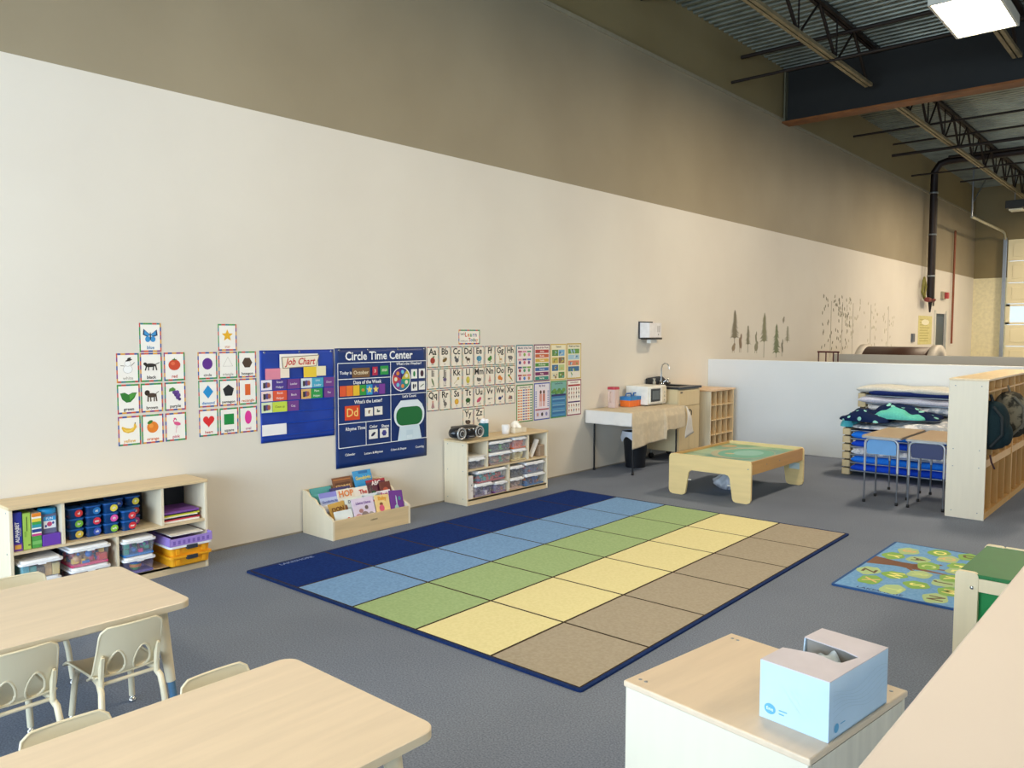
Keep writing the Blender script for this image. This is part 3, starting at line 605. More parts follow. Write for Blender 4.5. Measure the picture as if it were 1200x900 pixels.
for (z0, z1), L in (((1.158, 1.235), [(.048, .14, '#e9e4f2', None), (.145, .27, '#4a3590', ('Snack', 'Helper')), (.275, .39, PUR, ('Leader',)), (.40, .50, '#d8e2ea', None), (.50, .61, '#4aa8c8', ('Line', 'Leader')), (.615, .715, PUR, ('Door',))]),
                  ((1.072, 1.15), [(.048, .145, '#f0d8d4', None), (.148, .27, '#e05a3a', ('Book', 'Helper')), (.275, .39, PUR, ('Book',)), (.40, .49, '#e0b46a', None), (.49, .60, '#2a9a4a', ('Plant', 'Helper')), (.615, .715, PUR, ('Pet',))]),
                  ((.985, 1.064), [(.048, .14, '#d8e8c0', None), (.143, .27, '#c4d94a', ('Clean up',)), (.275, .375, PUR, ('Cup',))])):
    for y0, y1, c, tx in L:
        q = jr(y0, z0, y1, z1, c, 'pocket_card', tx, '#f5f0f0' if c != '#c4d94a' else '#3a4a2a')
        if tx is None:
            b = B(); b.T = WF(0, 0, .018); b.ell((y0+y1)/2, (z0+z1)/2, .022, .022, 0, P('#5a4a8a')); b.rect(y0+.015, z0+.015, y0+.035, z1-.02, .0003, P('#3a3430')); b.ell(y1-.03, (z0+z1)/2, .014, .02, .0005, P('#a85a4a')); b.build('picture', o)
jr(.05, .808, .262, .893, '#f2efef')
for k, z in enumerate((1.24, 1.153, 1.067, .98, .893, .8)):
    B().box(.0125, .05, z-.004, .0145, .716, z+.004, M('#1a44ad', .15, 0, 0)).build('pocket_seam', o)
b = B()
for y in (.08, .39, .69): b.lathe([(.004, .012), (.009, .012), (.009, .014), (.004, .014)], CHROME, 10, (0, y, 1.445), 'x')
b.build('grommet', o)
# ---- circle time centre chart
o = B(); o.T = WF(.732, .468, 0); o.grid(lambda u, v: (u*1.01, v*1.0, .004+.003*math.sin(u*7)*math.sin(v*5)), 24, 24, NAVY)
o = o.build('circle_time_chart'); solid(o, .0015, 1); tag(o, 'large navy wall chart titled Circle Time Center with white ruled boxes', 'chart')
WT = P('#f2f4f8'); z = .0125
b = B(); b.T = WF(0, 0, z); b.text('Circle Time Center', 1.20, 1.398, .1, 0, WT, .74, bold=.02, just=True)
b.text("What's the Weather?", 1.53, 1.322, .034, 0, WT, .3, bold=.02); b.text("Today is", .835, 1.262, .036, 0, WT, .13, bold=.02); b.text('Days of the Week', 1.06, 1.178, .042, 0, WT, .3, bold=.02)
b.text("What's the Letter?", 1.07, 1.012, .042, 0, WT, .3, bold=.02); b.text('Rhyme Time', .93, .79, .04, 0, WT, .22, bold=.02); b.text('Color', 1.12, .79, .036, 0, WT, .09, bold=.02); b.text('Shape', 1.25, .785, .036, 0, WT, .09, bold=.02)
b.text("Let's Count", 1.53, 1.03, .034, 0, WT, .18, bold=.02); b.text('Calendar', .87, .575, .028, 0, WT, .11, bold=.02); b.text('Letters & Rhymes', 1.12, .565, .028, 0, WT, .2, bold=.02); b.text('Colors & Shapes', 1.40, .565, .028, 0, WT, .18, bold=.02); b.text('Counting', 1.65, .56, .028, 0, WT, .1, bold=.02)
b.build('lettering', o)
b = B(); b.T = WF(0, 0, z)
def ln(y0, z0, y1, z1, w_=.006):
    if abs(y1-y0) > abs(z1-z0): b.rect(min(y0, y1), z0-w_/2, max(y0, y1), z0+w_/2, 0, WT)
    else: b.rect(y0-w_/2, min(z0, z1), y0+w_/2, max(z0, z1), .0001, WT)
for q in ((.755, 1.343, 1.738, 1.343), (.755, 1.21, 1.312, 1.21), (.755, 1.052, 1.738, 1.052), (.755, .838, 1.312, .838), (.755, .637, 1.738, .637), (.755, .637, .755, 1.343), (1.315, .637, 1.315, 1.343), (1.737, .637, 1.737, 1.343), (1.04, .637, 1.04, .838)): ln(*q)
b.build('ruled_lines', o)
def cc(y0, z0, y1, z1, col, spec=None, txt=None, tc='#f5f0e0', ts=.04):
    b = B(); b.T = WF(0, 0, 0); b.box(y0, z0, z, y1, z1, z+.001, P(col))
    b.T = WF(0, 0, z)
    if spec: shp(b, spec, (y0+y1)/2, (z0+z1)/2, (z1-z0)*.38)
    if txt: b.text(txt, (y0+y1)/2, (z0+z1)/2, ts, .0018, P(tc), (y1-y0)*.85, bold=.01)
    b.build('chart_card', o)
cc(.90, 1.22, 1.085, 1.30, '#7a5a3a', None, 'October', '#f2e2c0', .045); cc(1.115, 1.232, 1.17, 1.305, '#b82a4a', None, '3'); cc(1.2, 1.235, 1.29, 1.31, '#2a9a4a', None, '2023', ts=.03)
for i, c in enumerate(['#e0572e', '#ea7a2c', '#eabf30', '#2f9a3f', '#2f9ad0', '#3a3f9a', '#7a3a9a']):
    cc(.772+.069*i, 1.068, .837+.069*i, 1.155, c, starspec('#f0e070') if i in (4, 5) else [('e', 0, 0, .5, .4, '#c98a3a')] if i == 3 else None)
cc(.82, .865, .975, .985, '#dd4a20', None, 'Dd', '#f6d27a', .1)
cc(1.03, .885, 1.115, .955, '#f0ece2', [('e', 0, 0, .3, .6, '#7a5230'), ('e', .3, .4, .3, .2, '#7a5230')]); cc(1.13, .888, 1.22, .96, '#f0ece2', [('e', 0, -.2, .7, .3, '#4a5a5a'), ('e', -.4, .3, .25, .25, '#4a5a5a')])
cc(1.07, .685, 1.165, .765, '#eceae6', [('e', 0, 0, .9, .4, '#2a2a4a', .6)]); cc(1.19, .685, 1.285, .765, '#eceae6', [('p', ngon(6, 0, .9), '#3a3a8a')])
cc(1.553, 1.185, 1.625, 1.27, '#f0f0ec', [('e', 0, 0, .4, .8, '#2a8a4a')]); cc(1.645, 1.185, 1.72, 1.272, '#f0f0ec', [('e', 0, 0, .6, .9, '#4a2a3a')])
cc(1.553, 1.075, 1.625, 1.155, '#f0f0ec', [('e', -.3, 0, .3, .8, '#2a2a3a'), ('e', .4, .2, .3, .5, '#3a3a5a')]); cc(1.645, 1.08, 1.72, 1.158, '#f0f0ec', [('l', (-.7, -.4), (.7, .4), .25, '#3a4a3a')])
b = B(); b.T = WF(1.437, 1.187, z+.001)
b.ell(0, 0, .108, .108, 0, WT, 0, 28)
for k, c in enumerate(['#c9b83a', '#3a2a8a', '#5a2a7a', '#c2403a', '#8a3a8a', '#2a7a9a', '#2a9a6a']):
    a0, a1 = 2*PI*k/7, 2*PI*(k+1)/7; b.poly([(0, 0)]+[(.1*math.cos(a0+(a1-a0)*t/4), .1*math.sin(a0+(a1-a0)*t/4)) for t in range(5)], .0005, P(c)); am = (a0+a1)/2; b.ell(.065*math.cos(am), .065*math.sin(am), .018, .018, .001, P(['#e8e2c8', '#6ac0e0', '#e08a3a'][k % 3]))
b.poly([(-.006, 0), (.006, 0), (0, .07)], .0015, P('#17181b')); b.build('weather_wheel', o)
b = B(); b.T = WF(0, 0, z); b.poly([(1.415, 1.10), (1.45, 1.10), (1.432, 1.13)], 0, WT); b.rect(1.426, 1.075, 1.438, 1.1, 0, WT); b.build('arrow', o)
b = B(); b.T = WF(1.53, .845, z+.0005)
b.poly(rrect(-.18, -.09, .18, .13, .1, 6), 0, P('#dfeaf2')); b.poly([(-.15, .1), (-.1, .15), (.1, .15), (.16, .1)], .0001, P('#dfeaf2')); b.poly([(-.115, -.08), (.115, -.08), (.145, -.21), (-.14, -.21)], .0002, P('#cfe2ee'))
b.poly(rrect(-.155, -.075, .155, .09, .075, 6), .0008, P('#0d6b35')); b.rect(-.04, -.2, .04, -.12, .0006, P('#c4dae8')); b.rect(-.035, -.195, .035, -.165, .0009, P('#d8e8f2')); b.build('gumball_machine', o)
b = B()
for y in (.77, 1.07, 1.4, 1.71): b.lathe([(.004, .011), (.009, .011), (.009, .014), (.004, .014)], CHROME, 10, (0, y, 1.452), 'x')
b.build('grommet', o)
# ---- towel dispenser
t = thing('towel_dispenser', 'white paper towel dispenser with black base plate high on the wall', 'dispenser', (0, 5.49, 1.53))
B().box(0.001, -.16, 0, .015, .16, .215, M('#1f1f22', .4), .003).build('back_plate', t)
b = B(); b.prism([(-.145, .01), (.15, .01), (.15, .2), (-.145, .2)], .015, .15, M('#e9e6e6', .35), .96, 'x'); b.build('cover', t)
B().box(.02, -.13, -.012, .16, .15, .012, M('#2a241f', .4), .003).build('dispensing_slot', t)
B().box(.06, -.06, -.06, .12, .09, -.012, M('#f2efe6', .8), .004).build('paper_towel', t)
b = B(); b.T = WF(0, 0, .1515)
for y in (.05, .09): b.rect(y, .08, y+.012, .16, 0, P('#8a8480'))
b.ell(.07, .05, .01, .01, 0, P('#8a8480')); b.build('window_slots', t)
# ================================================================= RUGS
def flat_frame(o, right, up): return frame(o, right, up)
RL, RW = 3.66, 2.734
rug = thing('square_rug', 'large rug of thirty coloured squares with a navy edge', 'rug', (.639, -.469, 0), .017)
B().prism(rrect(0, 0, RW, RL, .02), .001, .012, knit('#1c2f5c', '#22386c')).build('rug_base', rug)
b = B(); b.prism(rrect(.02, .02, RW-.02, RL-.02, .01), .0121, .0128, knit('#3a3123', '#463b2b')); b.build('grout_lines', rug)
RC = [('#122c6a', '#173579'), ('#7299c8', '#80a8d6'), ('#9ab482', '#a5be8c'), ('#e2d9a2', '#e9e0ac'), ('#a49a88', '#aea493')]
x0s = .02; cw = (RW-.04)/5; ch = (RL-.04)/6
for r in range(6):
    for c in range(5):
        g = .008; mt = knit(*RC[c]) if (r == 0) else bpy.data.materials['_rug%d' % c]
        if r == 0: mt.name = '_rug%d' % c
        B().box(x0s+c*cw+g, .02+r*ch+g, .0128, x0s+(c+1)*cw-g, .02+(r+1)*ch-g, .0134, mt).build('square', rug)
b = B(); b.T = frame((.0, .0, .0138), (0, 1, 0), (-1, 0, 0)); b.text('LAKESHORE', .36, -.06, .05, 0, P('#7f93c0'), .5, bold=.02); b.build('lettering', rug)

rug2 = thing('alphabet_tree_rug', 'small blue rug with a brown tree and green letter leaves', 'rug', (3.652, 1.86, 0))
B().prism(rrect(0, 0, .93, 1.37, .02), .001, .011, M('#1d4f8c', .9)).build('rug_base', rug2)
B().box(.018, .018, .011, .912, 1.352, .0118, knit('#6f9fd0', '#7fadd9')).build('sky_ground', rug2)
# the tree grows towards +x; right of the picture is -y
b = B(); b.T = frame((0, 1.37, .0122), (0, -1, 0), (1, 0, 0)); TR = P('#7a4f36')
b.poly([(.52, .018), (.74, .018), (.68, .2), (.70, .32), (.62, .30), (.55, .32), (.57, .2)], 0, TR)
for q in ([(.57, .25), (.45, .42), (.47, .44), (.62, .3)], [(.60, .28), (.56, .52), (.58, .52), (.65, .28)], [(.63, .28), (.68, .56), (.70, .55), (.69, .28)], [(.66, .26), (.82, .42), (.84, .40), (.70, .27)]): b.poly(q, .0002, TR)
for k in range(5): b.rect(.56+.03*k, .03, .565+.03*k, .26, .0004, P('#5e3a26'))
b.build('tree_trunk', rug2)
leafs = [('Y', .432, .108, 1, 'y'), ('B', .234, .156, 0, 'o'), ('O', .137, .337, 1, 'y'), ('A', .422, .27, 0, 'b'), ('Q', .272, .424, 0, 'o'), ('C', .548, .366, 1, 'g'), ('Z', .919, .092, 0, 'b'), ('W', .912, .252, 1, 'y'), ('R', .792, .373, 0, 'g'), ('X', 1.122, .163, 1, 'o'),
         ('S', 1.044, .418, 1, 'y'), ('J', .889, .541, 0, 'b'), ('T', 1.234, .33, 0, 'g'), ('K', .751, .553, 1, 'y'), ('M', 1.054, .61, 1, 'y'), ('N', 1.246, .573, 0, 'b'), ('F', .413, .529, 1, 'y'), ('D', .12, .523, 1, 'b'), ('L', .553, .548, 0, 'y'), ('G', .25, .72, 1, 'y'), ('P', .6, .76, 0, 'b'), ('E', .95, .8, 1, 'y')]
rr = random.Random(4)
for k, (ch_, u_, v_, gr, tc) in enumerate(leafs):
    b = B(); b.T = frame((0, 1.37, .0126+.00005*k), (0, -1, 0), (1, 0, 0))
    n = 20; ph = rr.random()*6; rx, ry = (.105, .07) if rr.random() < .5 else (.09, .075)
    b.poly([(u_+rx*(1+.1*math.sin(5*t+ph))*math.cos(t), v_+ry*(1+.1*math.sin(4*t+ph))*math.sin(t)) for t in [2*PI*i/n for i in range(n)]], 0, P('#7fb04c') if gr else P('#a9c58b'))
    b.text(ch_, u_, v_, .12, .0004, P({'y': '#f0e98c', 'b': '#5d4a2c', 'o': '#d9b87a', 'g': '#c3d68a'}[tc]), bold=.03); b.build('letter_leaf', rug2)
b = B(); b.T = frame((0, 0, .0124), (1, 0, 0), (0, 1, 0)); b.text('LAKESHORE', .28, .045, .05, 0, P('#1d3f7c'), .4, bold=.02); b.build('lettering', rug2)

# ================================================================= LOW SHELVES
def shelf_unit(y0, label, backcol):
    t = thing('storage_shelf', label, 'shelf', (.012, y0, 0), 0, 'low birch storage shelves'); W = .3; L = 1.19; H = .6
    wv = wood(PALE, 2); wh = wood(BIRCH, 1)
    B().box(0, 0, 0, W, .02, H-.02, wv, .003).build('side_panel', t); B().box(0, L-.02, 0, W, L, H-.02, wv, .003).build('side_panel', t)
    B().box(0, -.004, H-.02, W+.006, L+.004, H, wood('#dcc49a', 1), .004).build('top_panel', t)
    B().box(0.001, .02, .04, W-.004, L-.02, .056, wh).build('bottom_panel', t)
    B().box(W-.02, .02, 0, W-.004, L-.02, .055, wh).build('kick_board', t)
    B().box(0.01, .02, .318, W-.002, L-.02, .334, wh).build('shelf_board', t)
    B().box(0.0, .02, .056, .008, L-.02, H-.02, M(backcol, .6)).build('back_panel', t)
    for y in (.287, .885): B().box(.008, y-.008, .334, W-.004, y+.008, H-.02, wv).build('divider', t)
    B().box(.008, L/2-.008, .056, W-.004, L/2+.008, .318, wv).build('divider', t)
    b = B()
    for z in (.06, .32, .56):
        for x in (.05, .25): b.lathe([(0, -.0015), (.005, -.0015), (.005, 0)], STEEL, 8, (x, 0, z), 'y')
    b.build('screw', t)
    return t
shelf_unit(-1.745, 'low birch shelf at the far left packed with game boxes and blue tubs', '#1b2430')
shelf_unit(1.957, 'low birch shelf with a radio on top beside the book rack', '#a98f62')
LID = M('#eceff4', .4)
def toys(x0, x1, y0, y1, z0, z1, cols, label, n=26, kind='block', seed=0):
    n = int(n*2.6) if n > 10 else n
    rr = random.Random(seed+int(y0*1000)); b = B()
    if kind == 'block':
        s = .02
        for k in range(n):
            x, y, z = rr.uniform(x0+s, x1-s), rr.uniform(y0+s, y1-s), rr.uniform(z0+.008, z1-.012); a, c, d = [rr.uniform(.009, .022) for _ in range(3)]
            z = max(z, z0+d)
            mt = M(rr.choice(cols), .45, 0, 0)
            if rr.random() < .45: b.ball((x, y, max(z, z0+a)), a, mt, 8)
            else: b.box(x-a, y-c, z-d, x+a, y+c, min(z+d, z1), mt)
        b.box(x0, y0, z0, x1, y1, z0+(z1-z0)*.15, M(cols[0], .5, 0, 0))
    else:
        m = len(cols)
        for k in range(m):
            b.box(x0+.01*(k % 2), y0+(y1-y0)*k/m+.001, z0, x1-.006*(k % 2), y0+(y1-y0)*(k+1)/m-.001, z1-.01*(k % 3), M(cols[k], .6, 0, .15), .004)
    tag(b.build('toy_pieces'), label, 'toys', None, 'stuff')
def bin_(y0, y1, z0, h, label, tcols, tlabel, x0=.06, x1=.315, body='#dfe4ec', alpha=.18, lid=None, kind='block', n=26, lidh=.018):
    t = thing('storage_bin', label, 'storage bin', ((x0+x1)/2, (y0+y1)/2, z0), 0, 'plastic storage bins on the shelves')
    a, c = (x1-x0)/2, (y1-y0)/2; m = clear(body, alpha); hb = h-lidh
    b = B(); k = .9; th = .003
    for (s0, zz) in ((1, 0),):
        out = rrect(-a+.01, -c+.008, a-.01, c-.008, .018); n_ = len(out)
        vs = [(x*k, y*k, 0) for x, y in out]+[(x, y, hb) for x, y in out]
        b.add(vs, [[i for i in range(n_)][::-1]], m); b.add(vs, [(i, (i+1) % n_, n_+(i+1) % n_, n_+i) for i in range(n_)], m, True)
    b.build('bin_body', t)
    lm = lid or LID
    b = B(); b.prism(rrect(-a, -c, a, c, .022), hb-.006, hb+.006, lm); b.prism(rrect(-a+.012, -c+.012, a-.012, c-.012, .018), hb+.006, h, lm, .97); b.build('lid', t)
    b = B(); b.box(a-.012, -.02, hb-.011, a+.002, .02, hb-.005, lm); b.build('handle', t)
    k2 = .86
    toys((x0+x1)/2-a*k2, (x0+x1)/2+a*k2-.004, (y0+y1)/2-c*k2, (y0+y1)/2+c*k2, z0+.004, z0+hb*.86, tcols, tlabel, n, kind)
ZB, ZU = .057, .335
# shelf one, lower row
bin_(-1.70, -1.475, ZB, .10, 'clear bin at the bottom left of the left shelf', ['#8a94a8', '#b8c0cc'], 'pale toy pieces in the bottom left bin')
bin_(-1.705, -1.47, ZB+.101, .115, 'clear bin holding teal and brown books, second level at the left end', ['#3fa0ae', '#57b0a8', '#7a6a5a', '#c9a470', '#d8c48a'], 'teal and brown books inside the left end bin', kind='b', x1=.335)
bin_(-1.435, -1.20, ZB, .115, 'clear bin of dark red pieces under the dress-up bin', ['#7a3038', '#5a2a4a', '#8a4a4a'], 'dark red pieces in the lower bin', x1=.335)
bin_(-1.44, -1.195, ZB+.116, .125, 'clear bin of pink, blue and yellow toys on the left shelf', ['#d8467a', '#2f6fc0', '#e0b48a', '#c84a4a', '#e8c05a'], 'pink, blue and yellow toys heaped in a clear bin', n=34, x1=.335)
bin_(-1.125, -.92, ZB, .112, 'violet tinted bin with a green and blue ball in it', ['#6a62a8', '#7a72b8'], 'green, orange and blue ball in the violet bin', body='#b8b0dc', n=4, x1=.335)
b = B(); b.ball((.27, -1.03, ZB+.05), .036, M('#3fa04a', .4, 0, 0), 14); b.lathe([(.0365, -.01), (.0365, .008)], M('#e08a3a', .4, 0, 0), 14, (.27, -1.03, ZB+.05)); b.lathe([(0.02, .033), (.035, .012)], M('#2f6fc0', .4, 0, 0), 14, (.27, -1.03, ZB+.05))
tag(b.build('toy_ball'), 'striped green, orange and blue ball inside the violet bin', 'ball')
bin_(-1.13, -.915, ZB+.113, .118, 'clear bin of bright blue, pink and purple blocks', ['#1f7fd0', '#e0368a', '#6a3fa0', '#3fb0a0'], 'bright blue, pink and purple blocks in a clear bin', n=16, x1=.335)
def case(z0, label, lidm, h=.068):
    t = thing('carry_case', label, 'storage case', (.2, -.70, z0), 0, 'yellow carry cases'); YM = M('#f0a91e', .4)
    b = B(); b.prism(rrect(-.15, -.13, .15, .13, .02), 0, h-.014, YM, 1.04); b.build('case_body', t)
    b = B(); b.prism(rrect(-.168, -.148, .168, .148, .024), h-.014, h, lidm); b.build('lid', t)
    B().box(.15, -.035, h-.03, .176, .04, h-.002, M('#2c3340', .5), .004).build('latch', t)
    b = B()
    for y in (-.09, .085): b.box(.152, y-.012, .01, .162, y+.012, h-.02, YM)
    b.build('rib', t)
case(ZB, 'yellow carry case at the bottom of the right-hand stack', M('#f0a91e', .4)); case(ZB+.069, 'yellow carry case with a white lid above the other yellow case', LID)
t = thing('purple_tray', 'pale purple open basket on top of the yellow cases', 'basket', (.2, -.70, ZB+.138))
b = B(); PU = M('#a48ad8', .45)
b.box(-.15, -.14, 0, .165, .14, .004, PU)
for s in (0, 1):
    b.box(-.15, -.145+s*.284, 0, .165, -.139+s*.284, .058, PU); b.box(-.155+s*.316, -.145, 0, -.149+s*.316, .145, .05, PU)
b.build('basket_body', t)
b = B()
for k in range(8): b.box(.1655, -.125+.033*k, .01, .168, -.108+.033*k, .035, M('#7d62bc', .5))
b.build('slots', t)
tag(B().box(.08, -.82, ZB+.198, .33, -.60, ZB+.204, PAPER).build('paper_sheet'), 'sheet of white paper laid over the purple basket', 'paper')
# shelf one, upper left: boxes and jar
def gbox(y0, y1, z0, h, x0, x1, col, label, bands=None, ticks=None, name='game_box', cat='box'):
    o = tag(B().box(x0, y0, z0, x1, y1, z0+h, M(col, .4, 0, .03), .002).build(name), label, cat, 'boxes on the left shelf')
    b = B(); b.T = frame((x1+.0006, y0, z0), (0, 1, 0), (0, 0, 1)); w_ = y1-y0
    if bands:
        for k, (f0, f1, c) in enumerate(bands): b.rect(0, f0*h, w_, f1*h, 0, P(c))
    if ticks:
        for k, (fy, f0, f1, wd, c) in enumerate(ticks): b.rect(w_*(fy-wd/2), f0*h, w_*(fy+wd/2), f1*h, .0003+.0001*k, P(c))
    if bands or ticks: b.build('print', o)
    return o
o = gbox(-1.72, -1.672, ZU, .225, .06, .29, '#2c35a0', 'tall dark blue game box with white lettering on its spine', [(.0, .2, '#6a3a9a')], [(.5, .05, .16, .7, '#e0a84a')])
b = B(); b.T = frame((.291, -1.70, ZU+.11), (0, 0, 1), (0, -1, 0))
b.text('ALPHABET', 0, -.002, .028, .0012, P('#f2f2f6'), .12, bold=.03); b.text('SORTERS', 0, -.018, .012, .0012, P('#e8e0a8'), .1); b.build('lettering', o)
gbox(-1.668, -1.628, ZU, .215, .06, .29, '#a9d05c', 'tall lime green game box beside the dark blue one', None, [(.5, .5, .9, .12, '#4a6a2a'), (.3, .35, .5, .3, '#8ab84a'), (.75, .1, .14, .3, '#5a7a3a')])
gbox(-1.622, -1.572, ZU, .07, .08, .29, '#4fa04a', 'small green box under the rainbow striped box', [(.3, .6, '#7cc06a')])
gbox(-1.622, -1.572, ZU+.071, .135, .08, .29, '#f0ece4', 'rainbow striped box on top of the small green box', [(0, .1, '#c8408a'), (.1, .16, '#f2eee4'), (.16, .3, '#23408a'), (.3, .36, '#f0f0ea'), (.36, .5, '#2f9aa8'), (.5, .62, '#3fa04a'), (.62, .76, '#e8d048'), (.76, .84, '#f2eee4'), (.84, 1, '#e88a2a')])
gbox(-1.568, -1.462-.008, ZU, .068, .08, .292, '#6a3fae', 'purple box supporting the blue jar')
t = thing('toy_jar', 'clear jar with a bright blue lid and blue label', 'jar', (.22, -1.52, ZU+.069))
b = B(); b.prism(rrect(-.045, -.045, .045, .045, .02), 0, .115, clear('#8a90b8', .6)); b.build('jar_body', t)
B().lathe([(0, .115), (.048, .115), (.05, .12), (.05, .138), (.044, .146), (0, .146)], M('#1f9ad8', .35), 22).build('lid', t)
b = B(); b.T = frame((.0462, 0, 0), (0, 1, 0), (0, 0, 1)); b.rect(-.032, .03, .034, .1, 0, P('#e9edf2')); b.rect(-.032, .075, .034, .1, .0004, P('#2f9ad8')); b.ell(0, .055, .014, .014, .0005, P('#c84a7a')); b.ell(-.02, .045, .006, .008, .0005, P('#3a4a9a')); b.ell(.02, .06, .006, .008, .0005, P('#3a4a9a')); b.text('FUN', 0, .088, .02, .0008, P('#ffffff')); b.build('label', t)
# shelf one, upper middle: blue phonics tubs
def tub(x, y, z, dot, txt, label, dc='#123c78'):
    t = thing('phonics_tub', label, 'tub', (x, y, z), 0, 'blue letter tubs on the left shelf'); h = .064
    m = clear('#0f4a8a', .72, .3, 'blue_plastic')
    out = rrect(-.05, -.044, .05, .044, .018); n_ = len(out); k = .84; b = B()
    vs = [(p[0]*k, p[1]*k, 0) for p in out]+[(p[0], p[1], h-.008) for p in out]
    b.add(vs, [[i for i in range(n_)][::-1]], m); b.add(vs, [(i, (i+1) % n_, n_+(i+1) % n_, n_+i) for i in range(n_)], m, True); b.build('tub_body', t)
    b = B(); b.prism(rrect(-.053, -.047, .053, .047, .02), h-.008, h-.0005, M('#1d5fae', .35)); b.build('lid', t)
    b = B(); b.T = frame((.0495, .016, .03), (0, 1, 0), (.13, 0, 1)); b.ell(0, 0, .023, .023, 0, P(dot), 0, 18); b.text(txt, 0, 0, .022, .0008, P('#f4f4ee'), .03, bold=.03); b.build('letter_label', t)
    b = B()
    for q in range(5): b.ball((.02-.02*(q % 3), -.03+.014*q, .016+.004*(q % 2)), .011, M(['#d8503a', '#e8c84a', '#3f9a5a', '#c84a8a', '#e8e8ee'][(q+int(y*37)) % 5], .5, 0, 0), 6)
    b.build('small_pieces', t)
cols_ = [(-1.372, .215, [('#d8c04a', 'gl'), ('#7aba3a', 'br'), ('#d83a3a', 'cl')]), (-1.268, .215, [('#3a5ac0', 'sk'), ('#d8324a', 'sm'), ('#2a7ac0', 'st')]), (-1.165, .215, [('#8ac83a', 'wh'), ('#e858b0', 'th'), ('#e8d84a', 'ch')]), (-1.058, .225, [('#e0303a', 'sw'), ('#e0404a', 'tr')]), (-1.02, .11, [('#b04a9a', 'sp'), ('#c83a3a', 'pl'), ('#e8d84a', 'fr')])]
lv = ['bottom', 'middle', 'top']; cn = ['first column', 'second column', 'third column', 'front fourth column', 'rear column beside the divider']
cnm = {'#d8c04a': 'yellow', '#7aba3a': 'green', '#d83a3a': 'red', '#3a5ac0': 'dark blue', '#d8324a': 'crimson', '#2a7ac0': 'light blue', '#8ac83a': 'lime', '#e858b0': 'pink', '#e8d84a': 'yellow', '#e0303a': 'red', '#e0404a': 'red', '#b04a9a': 'purple', '#c83a3a': 'dark red'}
for ci, (y, x, st) in enumerate(cols_):
    for k, (d, tx) in enumerate(st): tub(x if ci != 4 else .11, y if ci != 4 else -.985, ZU+.0645*k, d, tx, 'blue tub with a round %s label, %s of the %s' % (cnm[d], lv[k], cn[ci]))
tub(.11, -1.09, ZU, '#3a5ac0', 'sh', 'blue tub with a dark blue label, bottom of the rear stack behind the red ones'); tub(.11, -1.09, ZU+.0645, '#3a5ac0', 'bl', 'blue tub with a dark blue label, middle of the rear stack'); tub(.11, -1.09, ZU+.129, '#2a5ac0', 'th', 'blue tub with white letters on dark blue, top of the rear stack')
# shelf one, upper right: folders
z = ZU
for k, (c, dz, dy, lb) in enumerate((('#efeae6', .012, 0, 'white paper pad at the bottom of the folder pile'), ('#c8344a', .008, .01, 'red folder low in the pile'), ('#26222c', .014, 0, 'black folder in the pile'), ('#f2f0ec', .006, -.01, 'loose white sheet sticking out of the pile'), ('#d8d84a', .01, .006, 'yellow green folder in the pile'), ('#2a2a34', .01, 0, 'thin dark folder under the purple one'), ('#7a4aa0', .014, 0, 'purple folder on top of the pile'))):
    tag(B().box(.05, -.845+dy, z, .285-.01*(k % 3), -.60+dy, z+dz-.0005, M(c, .5, 0, .04), .001).build('folder'), lb, 'folder', 'folders on the left shelf'); z += dz
# ---- shelf two
bin_(1.99, 2.225, ZU, .10, 'clear bin with grey and brown toys in the top left compartment', ['#7a7078', '#8a7a88', '#5a5058'], 'grey and brown toys in the top left bin')
tag(B().box(.07, 1.995, ZU+.101, .3, 2.225, ZU+.118, M('#d9d6cf', .6), .002).build('board_game'), 'flat pale game box lying on the top left bin', 'box')
bin_(2.265, 2.60, ZU, .118, 'wide bin of mixed animal figures, lower of the upper row', ['#8a5a4a', '#3fa06a', '#c8a07a', '#6a4a6a', '#b8704a'], 'mixed animal figures in a wide bin', n=46, alpha=.3)
bin_(2.265, 2.60, ZU+.119, .11, 'wide bin of green and navy toys under a white lid, upper row', ['#1c2a3a', '#3fa83a', '#2a3a5a', '#5ac84a', '#1f5a4a'], 'green and navy toys in a wide bin', n=46, alpha=.3)
bin_(2.61, 2.825, ZU, .118, 'bin of pale yellow beads next to the animal figures', ['#d8c48a', '#c8b06a', '#e8dca8'], 'pale yellow beads in a bin', n=30)
bin_(2.61, 2.825, ZU+.119, .125-.008, 'bin of orange pieces with a white lid', ['#e0642a', '#d8502a', '#e87a3a'], 'orange pieces in a bin', n=26, alpha=.3)
t = thing('toy_drum', 'pale round drum standing behind a tilted white frame', 'drum', (.13, 2.93, ZU)); B().lathe([(0, 0), (.07, 0), (.078, .02), (.078, .15), (.07, .17), (0, .17)], M('#d9cdb8', .4), 24).build('shell', t); B().lathe([(.079, .14), (.081, .14), (.081, .155), (.079, .155)], M('#b8a890', .4), 24).build('rim', t)
t = thing('tilted_frame', 'white plastic frame leaning in the top right compartment', 'frame', (.25, 2.93, ZU+.004)); o = B().box(-.02, -.012, 0, .03, .012, .2, M('#efece6', .4), .004).build('panel', t); o.rotation_euler = (-.55, 0, 0)
tag(B().box(.1, 3.04, ZU, .29, 3.115, ZU+.12, clear('#b8a088', .7), .006).build('plastic_box'), 'tan plastic box behind the leaning white frame', 'box')
gbx = tag(B().box(.08, 1.985, ZB, .30, 2.055, ZB+.215, M('#eae6e4', .45), .003).build('game_box'), 'tall white box at the left end of the lower row', 'box'); b = B(); b.T = frame((.3006, 1.985, ZB), (0, 1, 0), (0, 0, 1)); b.rect(.045, .12, .055, .135, 0, P('#2a2a2a')); b.rect(.05, .07, .055, .08, 0, P('#2a2a2a')); b.build('print', gbx)
